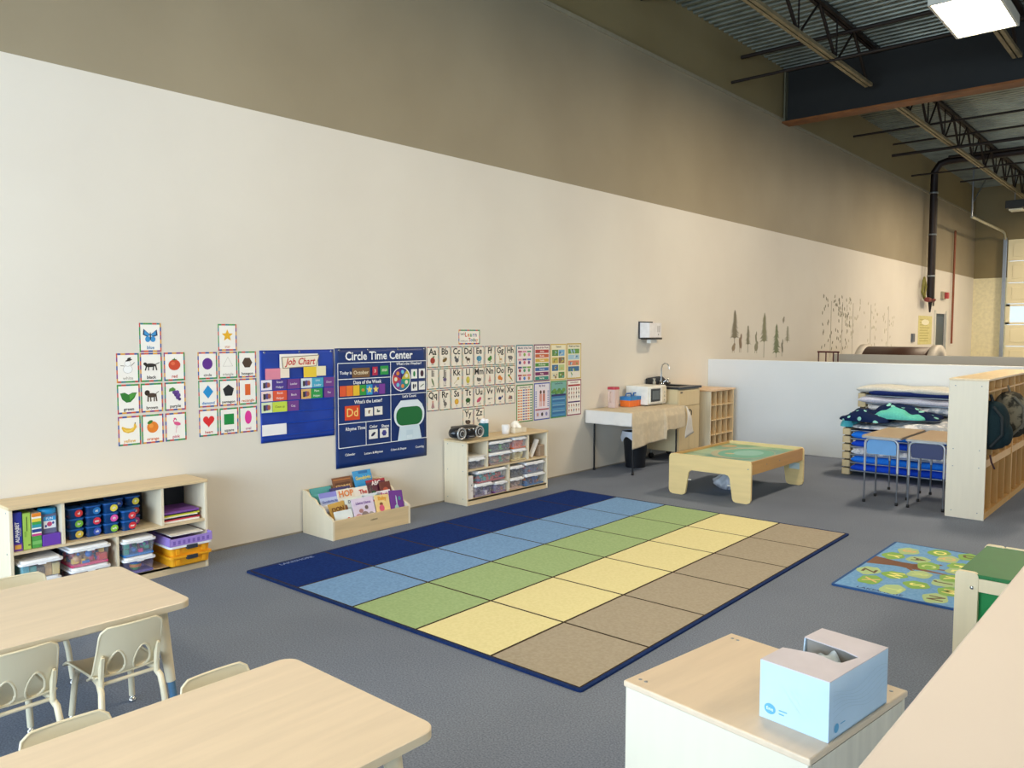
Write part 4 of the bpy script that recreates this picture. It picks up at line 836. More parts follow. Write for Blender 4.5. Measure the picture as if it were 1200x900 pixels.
bin_(2.07, 2.33, ZB, .125, 'clear bin of white and purple figures on the bottom board', ['#8a7a98', '#d8d0dc', '#6a5a88', '#b8a8b8'], 'white and purple figures in a bin', n=34)
bin_(2.345, 2.53, ZB, .112, 'bin of purple and orange pieces on the bottom board', ['#7a3a8a', '#c86a4a', '#6a3a9a'], 'purple and orange pieces in a bin', n=26, alpha=.3)
bin_(2.1, 2.53, ZB+.126, .118, 'long bin of red, white and turquoise toys resting on two bins', ['#b82a3a', '#e0e4e0', '#2a9a9a', '#c8504a', '#3fb08a', '#2a4a8a'], 'red, white and turquoise toys in a long bin', n=60, alpha=.25)
bin_(2.565, 2.78, ZB, .115, 'bin of beige dolls in the lower middle of the shelf', ['#c8a898', '#d8b8a8', '#b89888'], 'beige dolls in a bin', n=20)
bin_(2.565, 2.78, ZB+.116, .115, 'bin of grey pieces above the beige dolls', ['#5a5c64', '#6a6c74', '#4a4c54'], 'grey pieces in a bin', n=26)
bin_(2.80, 3.115, ZB, .122, 'bin of blue and orange vehicles at the bottom right', ['#2a6fb0', '#e07a2a', '#2a5aa0', '#5a4a6a'], 'blue and orange vehicles in a bin', n=30)
bin_(2.80, 3.115, ZB+.123, .118, 'bin of navy and crimson pieces above the vehicles', ['#2a3a6a', '#a82a4a', '#1c2a5a', '#3a4a8a'], 'navy and crimson pieces in a bin', n=34, alpha=.3)
# things on top of shelf two
t = thing('radio', 'rounded black radio with two silver ringed speakers', 'radio', (.19, 2.06, .601), 0); RB = M('#1b1c20', .3)
b = B(); n = 24
def rad(u, v):
    y = -.195+.39*u; e = max(0, 1-abs(2*u-1)**3.2)**.5; th = 2*PI*v; return (.085*e*math.cos(th)*(1-.1*math.cos(2*th)), y, .072+.068*e*math.sin(th)*(1+.05*math.cos(2*th)))
b.grid(rad, 26, 22, RB); b.build('body', t)
for s in (-1, 1):
    o = B(); o.lathe([(.0, .0), (.05, .0), (.056, .006), (.056, .018), (.048, .02), (.044, .012), (.0, .012)], M('#c9cacc', .3, .6), 26, (.062, s*.118, .07), 'x'); o = o.build('speaker_ring', t)
    B().lathe([(.0, .024), (.012, .026), (.028, .02), (.042, .014)], M('#3a3a3e', .5), 22, (.062, s*.118, .07), 'x').build('speaker_cone', o)
    B().lathe([(.024, .0215), (.03, .0205)], M('#d9dadc', .3, .6), 22, (.062, s*.118, .07), 'x').build('inner_ring', o)
B().box(.06, -.05, .02, .086, .05, .05, M('#2a2a30', .3), .004).build('cassette_door', t)
b = B(); b.lathe([(0, 0), (.013, 0), (.013, .006), (0, .008)], CHROME, 14, (.084, -.028, .1), 'x'); b.lathe([(0, 0), (.013, 0), (.013, .006), (0, .008)], CHROME, 14, (.084, .028, .1), 'x'); b.box(.085, -.03, .034, .088, .03, .04, M('#8a8c90', .4)); b.build('knob', t)
b = B(); b.tube([(-.05, -.13, .112), (-.06, -.12, .122), (-.06, .12, .122), (-.05, .13, .112)], .006, RB, 8); b.build('handle', t)
t = thing('tissue_tub', 'teal square tub with white wipes puffing out beside the radio', 'tub', (.17, 2.335, .601)); B().prism(rrect(-.036, -.036, .036, .036, .008), 0, .13, M('#0e6f7a', .4)).build('tub_body', t)
b = B(); rr = random.Random(2)
for k in range(9): b.ball((rr.uniform(-.02, .02), rr.uniform(-.025, .025), .145+rr.uniform(-.01, .02)), .02, M('#f4f1f4', .8), 8, (1, 1.1, .9))
b.build('wipes', t)
tag(B().lathe([(0, 0), (.038, 0), (.041, .04), (.041, .085), (.038, .09), (.02, .09), (.018, .08), (0, .08)], M('#f2f2f4', .6), 24, (.19, 2.63, .601)).build('paper_roll'), 'white paper roll standing on the shelf beside the coffee filters', 'paper roll')
t = thing('tissue_box', 'open tissue box with crumpled white tissue on top', 'tissue box', (.17, 2.80, .601)); B().box(-.07, -.09, 0, .07, .09, .05, M('#ddd5c2', .6), .004).build('box_body', t)
def tis(u, v):
    a = 2*PI*u; r = .065*(1-v*.8)*(1+.18*math.sin(5*a+3*v)); return (r*math.cos(a), 1.1*r*math.sin(a), .05+.065*v+.008*math.sin(7*a)*(1-v))
B().grid(tis, 30, 8, M('#fbf4ea', .8)).build('tissue', t)
# ================================================================= BOOK RACK
t = thing('book_rack', 'low birch book display rack with stepped rows of picture books', 'book rack', (.012, .40, 0))
prof_ = [(0, 0), (.40, 0), (.40, .15), (.385, .165), (.36, .175), (.33, .185), (.30, .2), (.27, .235), (.235, .245), (.20, .255), (.17, .285), (.14, .295), (.10, .30), (.06, .335), (.0, .345)]
b = B(); b.prism(prof_, 0, .018, wood(PALE, 2), 1, 'y'); b.build('side_panel', t)
b = B(); b.prism(prof_, .765, .783, wood(PALE, 2), 1, 'y'); b.build('side_panel', t)
B().box(0, .018, 0, .012, .765, .345, wood(BIRCH, 1)).build('back_panel', t); B().box(.382, .018, 0, .398, .765, .15, wood('#dcc49a', 1), .003).build('front_panel', t)
for k in range(4): B().box(.02+.09*k, .018, .195-.045*k, .11+.09*k+(.0), .765, .207-.045*k, wood(BIRCH, 1)).build('step', t)
b = B(); b.T = frame((.3990, .40, .1), (0, 1, 0), (0, 0, 1)); b.text('LAKESHORE', 0, 0, .016, 0, P('#4a3f30'), .07, bold=.02); b.build('lettering', t)
# row k: base height and distance; books lean back
rows = [(.035, .21), (.125, .165), (.215, .12), (.305, .075)]
def book(yc, row, w_, h, col, label, fn=None, dx=0, dz=0, roll=0):
    bx, bz = rows[row]; t = tag(B().box(-.006, -w_/2, 0, .0, w_/2, h, M(col, .35, 0, .04), .001).build('picture_book'), label, 'book', 'picture books in the rack')
    t.location = (bx+.075+.012+dx, .40+yc, bz+.004+dz); t.rotation_euler = (roll, -.34, 0)
    if fn:
        b = B(); b.T = frame((.0006, 0, 0), (0, 1, 0), (0, 0, 1)); fn(b, w_, h); b.build('cover_print', t)
def tt(txt, c, s=.035, y=.8, extra=None):
    def f(b, w_, h):
        for k, q in enumerate(extra or []):
            if q[0] == 'r': b.rect(w_*(q[1]-.5), h*q[2], w_*(q[3]-.5), h*q[4], .0002*k, P(q[5]))
            else: b.ell(w_*(q[1]-.5), h*q[2], w_*q[3], h*q[4], .0002*k, P(q[5]))
        if txt: b.text(txt, 0, h*y, s, .003, P(c), w_*.85, bold=.03)
    return f
book(.13, 0, .20, .17, '#3f9a9c', 'teal picture book at the back left of the rack', tt('', '', extra=[('r', .03, .1, .97, .7, '#57aaa8')]), dz=-.02)
book(.345, 0, .19, .205, '#7a4a2e', 'brown picture book with tan lettering in the back row', tt('STORIES', '#e0b67a', .04, .6, [('r', .1, .45, .9, .78, '#5c3420'), ('r', .05, .88, .95, .92, '#b8763a')]))
book(.56, 0, .19, .235, '#2f9ad8', 'sky blue picture book with a yellow title at the back right', tt('Goodnight', '#e8d868', .04, .72, [('r', .3, .88, .8, .97, '#1f6fb0'), ('e', .2, .35, .12, .1, '#3a4a8a'), ('r', 0, 0, 1, .2, '#5ab4e4')]))
book(.30, 0, .2, .15, '#2c2a6e', 'dark indigo book behind the lavender one', tt('', '', extra=[('e', .85, .85, .03, .03, '#f2f2f2')]), dx=.022, dz=-.02)
book(.155, 1, .21, .165, '#b8c8f0', 'lavender blue picture book in the second row', tt('Goodnight Moon', '#6a7ac0', .028, .55, [('r', 0, .75, 1, 1, '#8a8ad8'), ('r', .1, .2, .9, .4, '#e2e8f8')]))
book(.30, 1, .17, .17, '#e9e2d6', 'cream book titled HOP in orange letters', tt('HOP', '#e08848', .07, .76, [('r', .1, .05, .9, .5, '#e2d2b4')]), dx=.006)
book(.475, 1, .2, .165, '#efe9e2', 'white book with the red title The beginning in the second row', tt('The', '#c8382e', .05, .72, [('e', .2, .35, .06, .06, '#b84a3a'), ('e', .45, .3, .06, .06, '#b84a3a'), ('e', .75, .38, .12, .08, '#c84a3a')]))
book(.625, 1, .2, .205, '#5c1f3a', 'dark wine coloured book titled ABC', tt('ABC', '#f0e4e4', .05, .84, [('r', 0, .9, 1, 1, '#a82a3a'), ('e', .3, .4, .15, .15, '#2a5a3a'), ('e', .7, .45, .15, .12, '#3a5a2a'), ('r', .05, .1, .95, .25, '#8a3a2a')]))
book(.70, 1, .12, .185, '#6a2c28', 'dark red book at the right end of the second row', tt('', '', extra=[('e', .5, .6, .25, .15, '#b8543a'), ('e', .4, .3, .2, .1, '#3a4a2a')]), dx=.02, dz=-.01)
book(.155, 2, .16, .14, '#c9a04c', 'golden brown book at the left of the third row', tt('DON', '#7a4a1e', .05, .6, [('e', .5, .3, .3, .2, '#8a5a2a')]), roll=.08)
book(.32, 2, .21, .155, '#e2ebe4', 'pale green book with grey lettering in the third row', tt('Dont Let', '#6a7a8a', .035, .8, [('e', .75, .25, .06, .08, '#4a5a5a'), ('e', .08, .5, .06, .2, '#8a5a3a')]))
book(.50, 2, .2, .16, '#dde8f4', 'pale blue book with green houses in the third row', tt('', '', extra=[('e', .3, .78, .14, .08, '#6aba4a'), ('e', .75, .78, .16, .1, '#4a9a6a'), ('e', .5, .6, .1, .06, '#b84a6a')]))
book(.63, 2, .14, .165, '#f0eaf2', 'white book with magenta lettering at the right of the third row', tt('Peek', '#b82a7a', .04, .8))
book(.14, 3, .17, .135, '#e2ecf0', 'pale mint book with a small pink figure in the front row', tt('', '', extra=[('e', .75, .4, .1, .15, '#e0503a'), ('e', .75, .22, .12, .12, '#d84a8a'), ('e', .5, .1, .5, .1, '#c8dce0')]))
book(.345, 3, .215, .205, '#dcd0ea', 'lilac book with a group of animals on its cover in the front row', tt('Llama Llama', '#8a6ab0', .03, .8, [('e', .2, .25, .16, .16, '#c89a9a'), ('e', .5, .3, .17, .16, '#8a7a7a'), ('e', .62, .6, .08, .08, '#6a5a5a'), ('e', .78, .25, .14, .16, '#a8a0a0'), ('e', .35, .5, .1, .08, '#a87a7a'), ('r', .05, .02, .95, .1, '#b8a8c8')]))
book(.53, 3, .145, .2, '#efd08e', 'yellow book with a girl on its cover in the front row', tt('Baby', '#e8a83a', .045, .85, [('e', .4, .62, .12, .07, '#7a4a2a'), ('e', .4, .45, .18, .14, '#d8587a'), ('e', .7, .15, .25, .12, '#8ac8b8')]), roll=-.06)
book(.675, 3, .14, .215, '#6a2a92', 'purple book with a pale silver figure at the front right', tt('', '', extra=[('e', .45, .3, .16, .14, '#9ac8c0'), ('e', .48, .6, .04, .2, '#b8d8d8'), ('e', .72, .68, .1, .08, '#3a8a9a')]), roll=-.1)
# ================================================================= PRESCHOOL TABLES AND CHAIRS
CREAM = M('#ddd2b6', .38, 0, .03, 3)
def glide(b, x, y): b.lathe([(0, 0), (.014, 0), (.017, .006), (.014, .014), (.007, .02), (.007, .03)], CHROME, 12, (x, y, 0))
def school_table(x0, x1, y1, L, label):
    H = .475; t = thing('activity_table', label, 'table', ((x0+x1)/2, y1-L/2, 0), 0, 'preschool activity tables'); w_ = (x1-x0)/2; l = L/2
    out = rrect(-w_, -l, w_, l, .055, 8); ins = rrect(-w_+.003, -l+.003, w_-.003, l-.003, .052, 8)
    b = B(); b.prism(out, H-.028, H-.003, M('#c9bba0', .4, 0, .04), 1, 'z', True); b.build('edge_band', t)
    b = B(); n = len(out); vs = [(x, y, H-.003) for x, y in out]+[(x, y, H) for x, y in ins]
    b.add(vs, [(i, (i+1) % n, n+(i+1) % n, n+i) for i in range(n)], wood('#decbb0', 1, .32), True); b.add(vs[n:], [list(range(n))], wood('#decbb0', 1, .32, 'maple_laminate', .06)); b.build('tabletop', t)
    b = B(); b.box(-w_+.08, -l+.08, H-.06, w_-.08, -l+.1, H-.028, CREAM); b.box(-w_+.08, l-.1, H-.06, w_-.08, l-.08, H-.028, CREAM); b.box(-w_+.08, -l+.1, H-.06, -w_+.1, l-.1, H-.028, CREAM); b.box(w_-.1, -l+.1, H-.06, w_-.08, l-.1, H-.028, CREAM); b.build('apron', t)
    for sx in (-1, 1):
        for sy in (-1, 1):
            bx, by = sx*(w_-.1), sy*(l-.1); ex, ey = sx*(w_-.065), sy*(l-.06)
            q = B().tube([(bx, by, H-.03), (bx+(ex-bx)*.75, by+(ey-by)*.75, .125)], [.03, .019], CREAM, 12).build('leg', t)
            B().tube([(bx+(ex-bx)*.7, by+(ey-by)*.7, .15), (ex, ey, .02)], [.016, .015], M('#5d86a8', .35, .3), 10).build('lower_leg', q)
            b = B(); glide(b, ex, ey); b.build('glide', q)
school_table(1.49, 2.235, -1.625, 1.22, 'preschool table with a birch top standing nearer the left wall')
school_table(3.05, 3.80, -1.685, 1.22, 'preschool table with a birch top in the bottom left corner, nearest the camera')
def make_chair(label, loc, rot):
    t = thing('preschool_chair', label, 'chair', loc, rot, 'cream preschool chairs')
    W = .27; S = M('#ddd2b4', .35, 0, .02, 4)
    def bk(u, v):
        z = .235+.225*v; hw = W/2*(.96-.08*v); k = 1.0
        if v > .86: q = (v-.86)/.14; hw -= .026*(1-math.sqrt(max(0, 1-q*q)))
        y = (2*u-1)*hw; x = -.135-.06*v+.026*(2*u-1)**2*(1-.75*v)+(.035*(1-v/.2)**2 if v < .2 else 0)
        return (x-.004*math.sin(PI*v), y, z)
    hol = [(.30, .30, .135, .24), (.70, .30, .135, .24)]
    ins = lambda u, v: any(((u-a)/c)**2+((v-b_-(.0))/d)**2 < .92 for a, b_, c, d in hol)
    o = B().grid(bk, 44, 40, S, True, ins).build('backrest', t); solid(o, .006, 0)
    b = B()
    for a, b_, c, d in hol:
        P_ = []
        for k in range(25):
            th = 2*PI*k/24; q = c*(1-.28*math.sin(th)*1)*math.cos(th); P_.append(bk(a+q, b_+d*math.sin(th)))
        b.tube(P_, .0055, S, 8, False)
    b.build('opening_rim', t)
    b = B(); b.tube([bk(0, v/14) for v in range(15)]+[bk(u/14, 1) for u in range(1, 15)]+[bk(1, 1-v/14) for v in range(1, 15)], .005, S, 8); b.build('back_edge', t)
    def seat(u, v):
        x = -.135+.285*v; y = (2*u-1)*(.125+.012*v); z = .25-.012*math.sin(PI*v)*(1-(2*u-1)**2)+.008*(2*u-1)**2-(.022*((v-.8)/.2)**2 if v > .8 else 0)
        return (x, y, z)
    o = B().grid(seat, 16, 18, S).build('seat', t); solid(o, .007, 0)
    b = B(); b.tube([seat(0, v/12) for v in range(13)]+[seat(u/10, 1) for u in range(1, 11)]+[seat(1, 1-v/12) for v in range(1, 13)], .0055, S, 8); b.build('seat_edge', t)
    for s in (-1, 1):
        b = B(); b.prism([(-.155, .225), (-.135, .225), (-.165, .345), (-.178, .345)], s*.108-.006, s*.108+.006, S, 1, 'y'); b.tube([(-.15, s*.108, .22), (-.153, s*.108, .30), (-.17, s*.108, .35)], [.012, .011, .005], S, 8); b.build('back_socket', t)
        q = B().tube([(-.04, s*.1, .237), (-.13, s*.108, .232), (-.168, s*.115, .205), (-.18, s*.12, .15), (-.188, s*.13, .028)], .0125, CREAM, 9).build('leg', t)
        b = B(); glide(b, -.189, s*.131); b.build('glide', q)
        q = B().tube([(-.04, s*.1, .237), (.06, s*.1, .235), (.095, s*.105, .215), (.11, s*.112, .16), (.125, s*.122, .028)], .0125, CREAM, 9).build('leg', t)
        b = B(); glide(b, .126, s*.123); b.build('glide', q)
    B().tube([(-.14, -.108, .228), (-.14, .108, .228)], .008, CREAM, 8).build('cross_bar', t)
    return t
ch0 = make_chair('cream preschool chair at the near side of the left table, beside its right corner', (2.085, -1.895, 0), PI)
dup(ch0, (2.07, -2.28, 0), PI+.03, 'cream chair at the near side of the left table, cut by the left frame edge')
dup(ch0, (1.462, -2.0, 0), 0, 'cream preschool chair on the far side of the left table, below the low shelf')
dup(ch0, (3.13, -1.905, 0), .02, 'cream chair between the two tables, only its top showing, nearer the rug')
dup(ch0, (3.13, -2.375, 0), -.02, 'cream chair between the two tables, only its top showing, nearer the left edge')
dup(ch0, (3.655, -2.05, 0), PI, 'cream preschool chair at the near side of the front table, mostly below the frame')
# ================================================================= WHITE CABINET WITH CARTON (bottom right)
cab = thing('play_cabinet', 'pale birch cabinet with a white side, seen from above at the bottom right', 'cabinet', (4.179, -1.317, 0), -.125)
CW, CD = .57, .548; WP = wood('#d9d2bf', 2, .45, 'white_ply', .012)
B().box(.006, .004, 0, CW-.006, .024, .582, WP, .002).build('side_panel', cab); B().box(.006, CD-.024, 0, CW-.006, CD-.004, .582, WP, .002).build('side_panel', cab)
B().box(.006, .024, 0, .018, CD-.024, .582, WP).build('back_panel', cab); B().box(.02, .024, .05, CW-.02, CD-.024, .066, WP).build('shelf_board', cab)
B().box(CW-.022, .026, .07, CW-.006, CD-.026, .575, wood('#d6d1c2', 2)).build('door', cab)
B().box(0, 0, .582, CW, CD, .6, wood('#d6c3aa', 1, .45, 'birch_top', .06), .004).build('top_panel', cab)
b = B()
for x, y in ((.03, .04), (.05, .04), (.03, CD-.04), (.05, CD-.04), (CW-.05, CD-.04), (CW-.03, CD-.04)): b.lathe([(.0055, 0), (.0055, .0008), (0, .0008)], STEEL, 10, (x, y, .6))
b.build('screw', cab)
bxr = thing('glove_carton', 'light blue carton with a torn open top standing on the birch cabinet', 'box', (4.564, -1.262, .6005), -.125)
BW, BD, BH = .187, .325, .15; CB = M('#b4cfe8', .55, 0, .04, 6); IN = M('#8d8a86', .7)
th = .003
B().box(0, 0, 0, BW, th, BH, CB).build('front_panel', bxr); B().box(BW-th, th, 0, BW, BD-th, BH, CB).build('side_panel', bxr)
B().box(0, BD-th, 0, BW, BD, BH, CB).build('back_panel', bxr); B().box(0, th, 0, BW, BD-th, th, CB).build('base', bxr)
b = B(); b.prism([(th, th), (BD-th, th), (BD-th, BH-.001), (.225, BH-.001), (.215, .075), (.13, .075), (.12, BH-.001), (th, BH-.001)], 0, th, CB, 1, 'x')
b.build('side_panel', bxr)
TP = M('#c6c1cb', .6, 0, .03)
b = B(); b.add([(0, 0, BH), (BW, 0, BH), (BW, .14, BH), (.15, .125, BH), (.08, .135, BH+.002), (0, .11, BH+.001)], [(0, 1, 2, 3, 4, 5)], TP); b.add([(BW, .14, BH), (BW, .215, BH), (.165, .2, BH), (.15, .125, BH)], [(0, 1, 2, 3)], TP)
b.add([(0, .225, BH), (.12, .215, BH), (.165, .2, BH), (BW, .215, BH), (BW, BD, BH), (0, BD, BH)], [(0, 1, 2, 3, 4, 5)], TP)
o = b.build('top_flap', bxr); solid(o, .0025, 1)
B().box(.004, .232, .004, BW-.004, .236, BH-.003, IN).build('inner_liner', bxr)
b = B(); rr = random.Random(11)
def crump(u, v): return (.01+.165*u, .05+.175*v, .118+.018*math.sin(9*u+4*v)*math.cos(7*v-3*u)+.01*math.sin(23*u)*math.sin(17*v))
b.grid(crump, 26, 26, clear('#d6e4ee', .9, .2)); tag(b.build('plastic_bag'), 'crumpled clear plastic bags showing inside the torn carton', 'plastic bags', None, 'stuff')
bpy.data.objects['plastic_bag'].location = (4.564, -1.262, .6005); bpy.data.objects['plastic_bag'].rotation_euler = (0, 0, -.125)
LB = P('#5aa3d0')
b = B(); b.T = frame((0, -.0008, 0), (1, 0, 0), (0, 0, 1)); b.ell(.03, .03, .016, .014, 0, LB); b.text('fine', .03, .03, .014, .0005, P('#e8f4fa'), .024); b.rect(.055, .033, .078, .036, 0, LB); b.rect(.055, .024, .07, .027, 0, LB)
for k in range(3): b.poly([(.05+.02*k, .11), (.052+.02*k, .11), (.122+.02*k, .035), (.12+.02*k, .035)], 0, P('#b9d6ea'))
b.build('print', bxr)
b = B(); b.T = frame((BW+.0008, 0, 0), (0, 1, 0), (0, 0, 1)); b.ell(.04, .025, .012, .012, 0, LB); b.rect(.06, .028, .085, .031, 0, LB)
for k in range(6):
    pts = [(.02+.3*i/14, .05+.012*k+.012*math.sin(i*.5+k*.4)-.0004*i) for i in range(15)]
    for i in range(14): b.poly([pts[i], pts[i+1], (pts[i+1][0], pts[i+1][1]+.0014), (pts[i][0], pts[i][1]+.0014)], 0, P('#a9c6dc'))
b.build('print', bxr)
# ================================================================= GREEN PLAY TABLE (right edge)
t = thing('sensory_table', 'cream wooden play table with a green top at the right edge', 'table', (4.555, .895, 0), -.01)
PW_ = wood('#ecdcb8', 2, .4, 'pale_maple', .05); GR = M('#1b7338', .55, 0, .03)
for x in (0, .5):
    for y in (0, .60):
        q = B(); q.prism(rrect(x, .0, x+.095, .50, .02), y, y+.025, PW_, 1, 'y'); q = q.build('leg', t)
        B().lathe([(0, -.004), (.008, -.003), (.009, 0)], CHROME, 12, (x+.07, y, .43), 'y').build('bolt', q)
B().box(.095, .003, .415, .5, .02, .475, PW_).build('rail', t); B().box(.095, .605, .415, .5, .622, .50, PW_).build('rail', t)
B().box(.02, .025, .42, .04, .6, .49, PW_).build('rail', t); B().box(.555, .025, .42, .575, .6, .49, PW_).build('rail', t)
B().box(.01, .004, .476, .585, .61, .494, GR, .002).build('top_panel', t); B().box(.07, .03, .16, .53, .042, .412, M('#128a45', .4, 0, .02)).build('end_panel', t)
# ================================================================= TRAIN / LIGHT TABLE
t = thing('activity_play_table', 'low maple play table with cut-out legs and a painted green map top', 'table', (1.372, 3.765, 0)); WX = .866; LY = 1.285; MP = wood('#e8cf94', 0, .38, 'maple', .06)
pan = [(.0, .04), (.012, .012), (.04, 0), (.15, 0), (.175, .012), (.185, .03), (.215, .225), (.23, .245), (.255, .255)]
full = pan + [(WX-x, z) for x, z in reversed(pan)]
rt = rrect(0, .1, WX, .405, .04, 5)
poly_ = [(x, z) for x, z in pan] + [(WX-x, z) for x, z in reversed(pan)] + [(x, z) for x, z in rt[5+1:18]]
# outline: right side continues up to the rounded top corners
poly_ = pan[::1] + [(WX-x, z) for x, z in reversed(pan)]
top = [(WX, .365), (WX-.006, .387), (WX-.02, .4), (WX-.04, .405), (.04, .405), (.02, .4), (.006, .387), (0, .365)]
def endpanel(y0, y1):
    out = poly_ + top; b = B()
    # triangulated by bmesh so the concave outline stays clean
    bm = bmesh.new(); v0 = [bm.verts.new((x, y0, z)) for x, z in out]; f = bm.faces.new(v0); r = bmesh.ops.extrude_face_region(bm, geom=[f])
    for v in [g for g in r['geom'] if isinstance(g, bmesh.types.BMVert)]: v.co.y = y1
    bmesh.ops.recalc_face_normals(bm, faces=bm.faces[:]); bmesh.ops.triangulate(bm, faces=bm.faces[:]); bm.verts.index_update()
    b.add([v.co.copy() for v in bm.verts], [[v.index for v in f.verts] for f in bm.faces], MP); bm.free(); return b
endpanel(0, .024).build('end_panel', t); endpanel(LY-.024, LY).build('end_panel', t)
RM = wood('#c79d62', 1, .4, 'maple_rail', .08)
for x in (.008, WX-.028): B().box(x, .024, .27, x+.02, LY-.024, .397, RM, .003).build('side_rail', t)
mp, bb, nt = _base('painted_map', .3)
noise_col(nt, bb, lin('#3f8f7c'), lin('#9fc0a0'), 2.4, lo=.42, hi=.6, detail=2)
o = B().box(.028, .024, .355, WX-.028, LY-.024, .372, mp).build('play_surface', t)
b = B(); b.T = frame((WX/2, LY/2, .3725), (1, 0, 0), (0, 1, 0))
b.ell(.04, .02, .30, .40, 0, P('#b5b397')); b.ell(.07, .03, .26, .36, .0003, P('#6fae9c')); b.ell(.08, .06, .14, .2, .0006, P('#8dc0b8')); b.ell(-.05, -.1, .05, .04, .0009, P('#c9b893')); b.ell(-.3, .4, .08, .1, 0, P('#b9a77e')); b.build('map_print', o)
b = B()
for x in (.3, .6):
    for y in (-.001,): b.lathe([(0, -.002), (.006, -.0015), (.006, 0)], STEEL, 8, (WX+.0, .05+x, .34), 'x')
b.lathe([(0, -.0025), (.006, -.002), (.006, 0)], STEEL, 8, (WX-.03, 0, .33), 'y'); b.build('screw', t)
for x, z in ((.208, .16), (WX-.208, .15)): B().tube([(x, .012, z), (x+(.03 if x < .4 else -.03), .012, z)], .006, M('#e9e4d6', .4), 8).build('peg', t)
B().box(WX-.15, LY-.028, .17, WX-.04, LY-.0245, .235, M('#cfe0e0', .5, 0, .02), .001).build('sticker', t)
b = B()
rr = random.Random(9); ph = [rr.uniform(0, 6) for _ in range(6)]
def bagf(u, v):
    a = 2*PI*u; r = (.105*math.sin(PI*min(1, .12+.8*v))+.01)*(1+.16*math.sin(5*a+ph[0]+4*v)+.1*math.sin(11*a+ph[1]-7*v)+.07*math.sin(17*a+9*v))
    return (r*math.cos(a)*1.1, r*math.sin(a), .002+.15*v+.01*math.sin(6*a)*v)
b.grid(bagf, 56, 22, clear('#d9dbe2', .75, .12))
for k in range(12): b.ball((rr.uniform(-.05, .05), rr.uniform(-.05, .05), rr.uniform(.03, .09)), .022, M(rr.choice(['#8a8c98', '#d8dade', '#5a5e6a', '#b8a08a']), .4, 0, 0), 6)
bg_ = tag(b.build('plastic_bag'), 'crumpled clear plastic bag of small pieces under the play table', 'bag'); bg_.location = (1.72, 4.33, 0)
# ================================================================= FOLDING TABLE CORNER
t = thing('folding_table', 'folding table with thin black legs under a beige cloth by the wall', 'table', (.012, 4.22, 0)); BL = M('#1d1e22', .4, .3)
B().box(0, 0, .685, .6, 1.23, .715, M('#cfcac0', .5)).build('tabletop', t)
for x, y in ((.02, .14), (.55, .14), (.02, 1.1), (.55, 1.1)):
    q = B().tube([(x, y, .685), (x, y, .02)], .0105, BL, 8).build('leg', t); B().lathe([(0, 0), (.016, 0), (.016, .02), (.011, .03)], BL, 10, (x, y, 0)).build('foot', q)
B().tube([(.02, .14, .3), (.55, .14, .3)], .0, BL, 4).build('brace', t) if 0 else None
CL = cloth('#cdc0a8', None, 18)
def hem(y):  # drop of the front overhang along the table, from the photograph
    if y < .68: return .40-.05*y/.68+.004*math.sin(14*y)
    return .255+.006*math.sin(15*y)
def clf(u, v):
    y = -.012+1.19*u; 
    if v < .45:
        x = .60*v/.45; z = .7175+.0012*math.sin(20*u)
        if y > 1.235: z -= min(.02, (y-1.235)*.15)
        return (x, y, z)
    q = (v-.45)/.55; d = hem(y)*q; fold = .007*math.sin(11*y)+.004*math.sin(29*y+1)
    x = .608+.03*min(1, q*3)+fold*q+(.02*q if .66 < y < .74 else 0)
    return (x, y, .716-d)
cl = B(); cl.grid(clf, 130, 40, CL); cl.build('tablecloth')
cl = bpy.data.objects['tablecloth']; cl.location = (.012, 4.22, 0); solid(cl, .0025, 1); tag(cl, 'beige cloth draped unevenly over the folding table', 'tablecloth')
b = B(); b.grid(lambda u, v: (.005+.63*u, -.016-.012*v-.006*v*math.sin(18*u), .716-.15*v), 30, 8, M('#e3dfda', .6, 0, .02)); o = b.build('end_overhang', cl); solid(o, .0025, 1)  # pale underside, whitened further to paint in the cool light at this end
b = B(); b.grid(lambda u, v: (.645+.02*math.sin(5*v), 1.165+.02*v+u*(.015+.20*v), .712-.39*v+.05*u*v), 8, 12, M('#e6e2dc', .6, 0, .02)); o = b.build('hanging_corner', cl); solid(o, .0025, 1)
t = thing('drink_pitcher', 'tall translucent pitcher with a pink red lid on the folding table', 'pitcher', (.13, 4.60, .7205))
B().prism(rrect(-.05, -.05, .05, .05, .02), 0, .215, clear('#e6cfc9', .6, .2), 1.08, 'z', True).build('pitcher_body', t); B().prism(rrect(-.057, -.057, .057, .057, .022), .2155, .245, M('#b8384a', .35), .96).build('lid', t)
B().prism(rrect(-.045, -.045, .045, .045, .02), .13, .2, clear('#e0a8a4', .55)).build('liquid', t) if 0 else None
b = B(); b.tube([(0, -.054, .19), (0, -.088, .185), (0, -.09, .08), (0, -.05, .06)], .007, clear('#e6cfc9', .8, .2), 8); b.build('handle', t)
for (y, w2, lb) in ((4.865, .085, 'larger orange and blue caddy beside the pitcher'), (5.0, .045, 'smaller orange and blue caddy squeezed beside the microwave')):
    t = thing('craft_caddy', lb, 'caddy', (.17, y, .7205), 0, 'orange caddies on the folding table')
    B().prism(rrect(-.07, -w2+.004, .07, w2-.004, .012), 0, .075, M('#e8752a', .4), 1.05).build('caddy_body', t)
    B().prism(rrect(-.076, -w2, .076, w2, .014), .0755, .12, M('#2f7fc2', .4), 1.02).build('tray', t)
    B().tube([(0, -w2*.8, .12), (0, -w2*.55, .155), (0, w2*.55, .155), (0, w2*.8, .12)], .009, M('#2566a8', .4), 8).build('handle', t)
t = thing('microwave', 'white microwave oven on the folding table', 'microwave', (.03, 5.02, .7205)); WM = M('#ecebe4', .3)
B().box(0, 0, .012, .31, .42, .235, WM, .006).build('body', t)
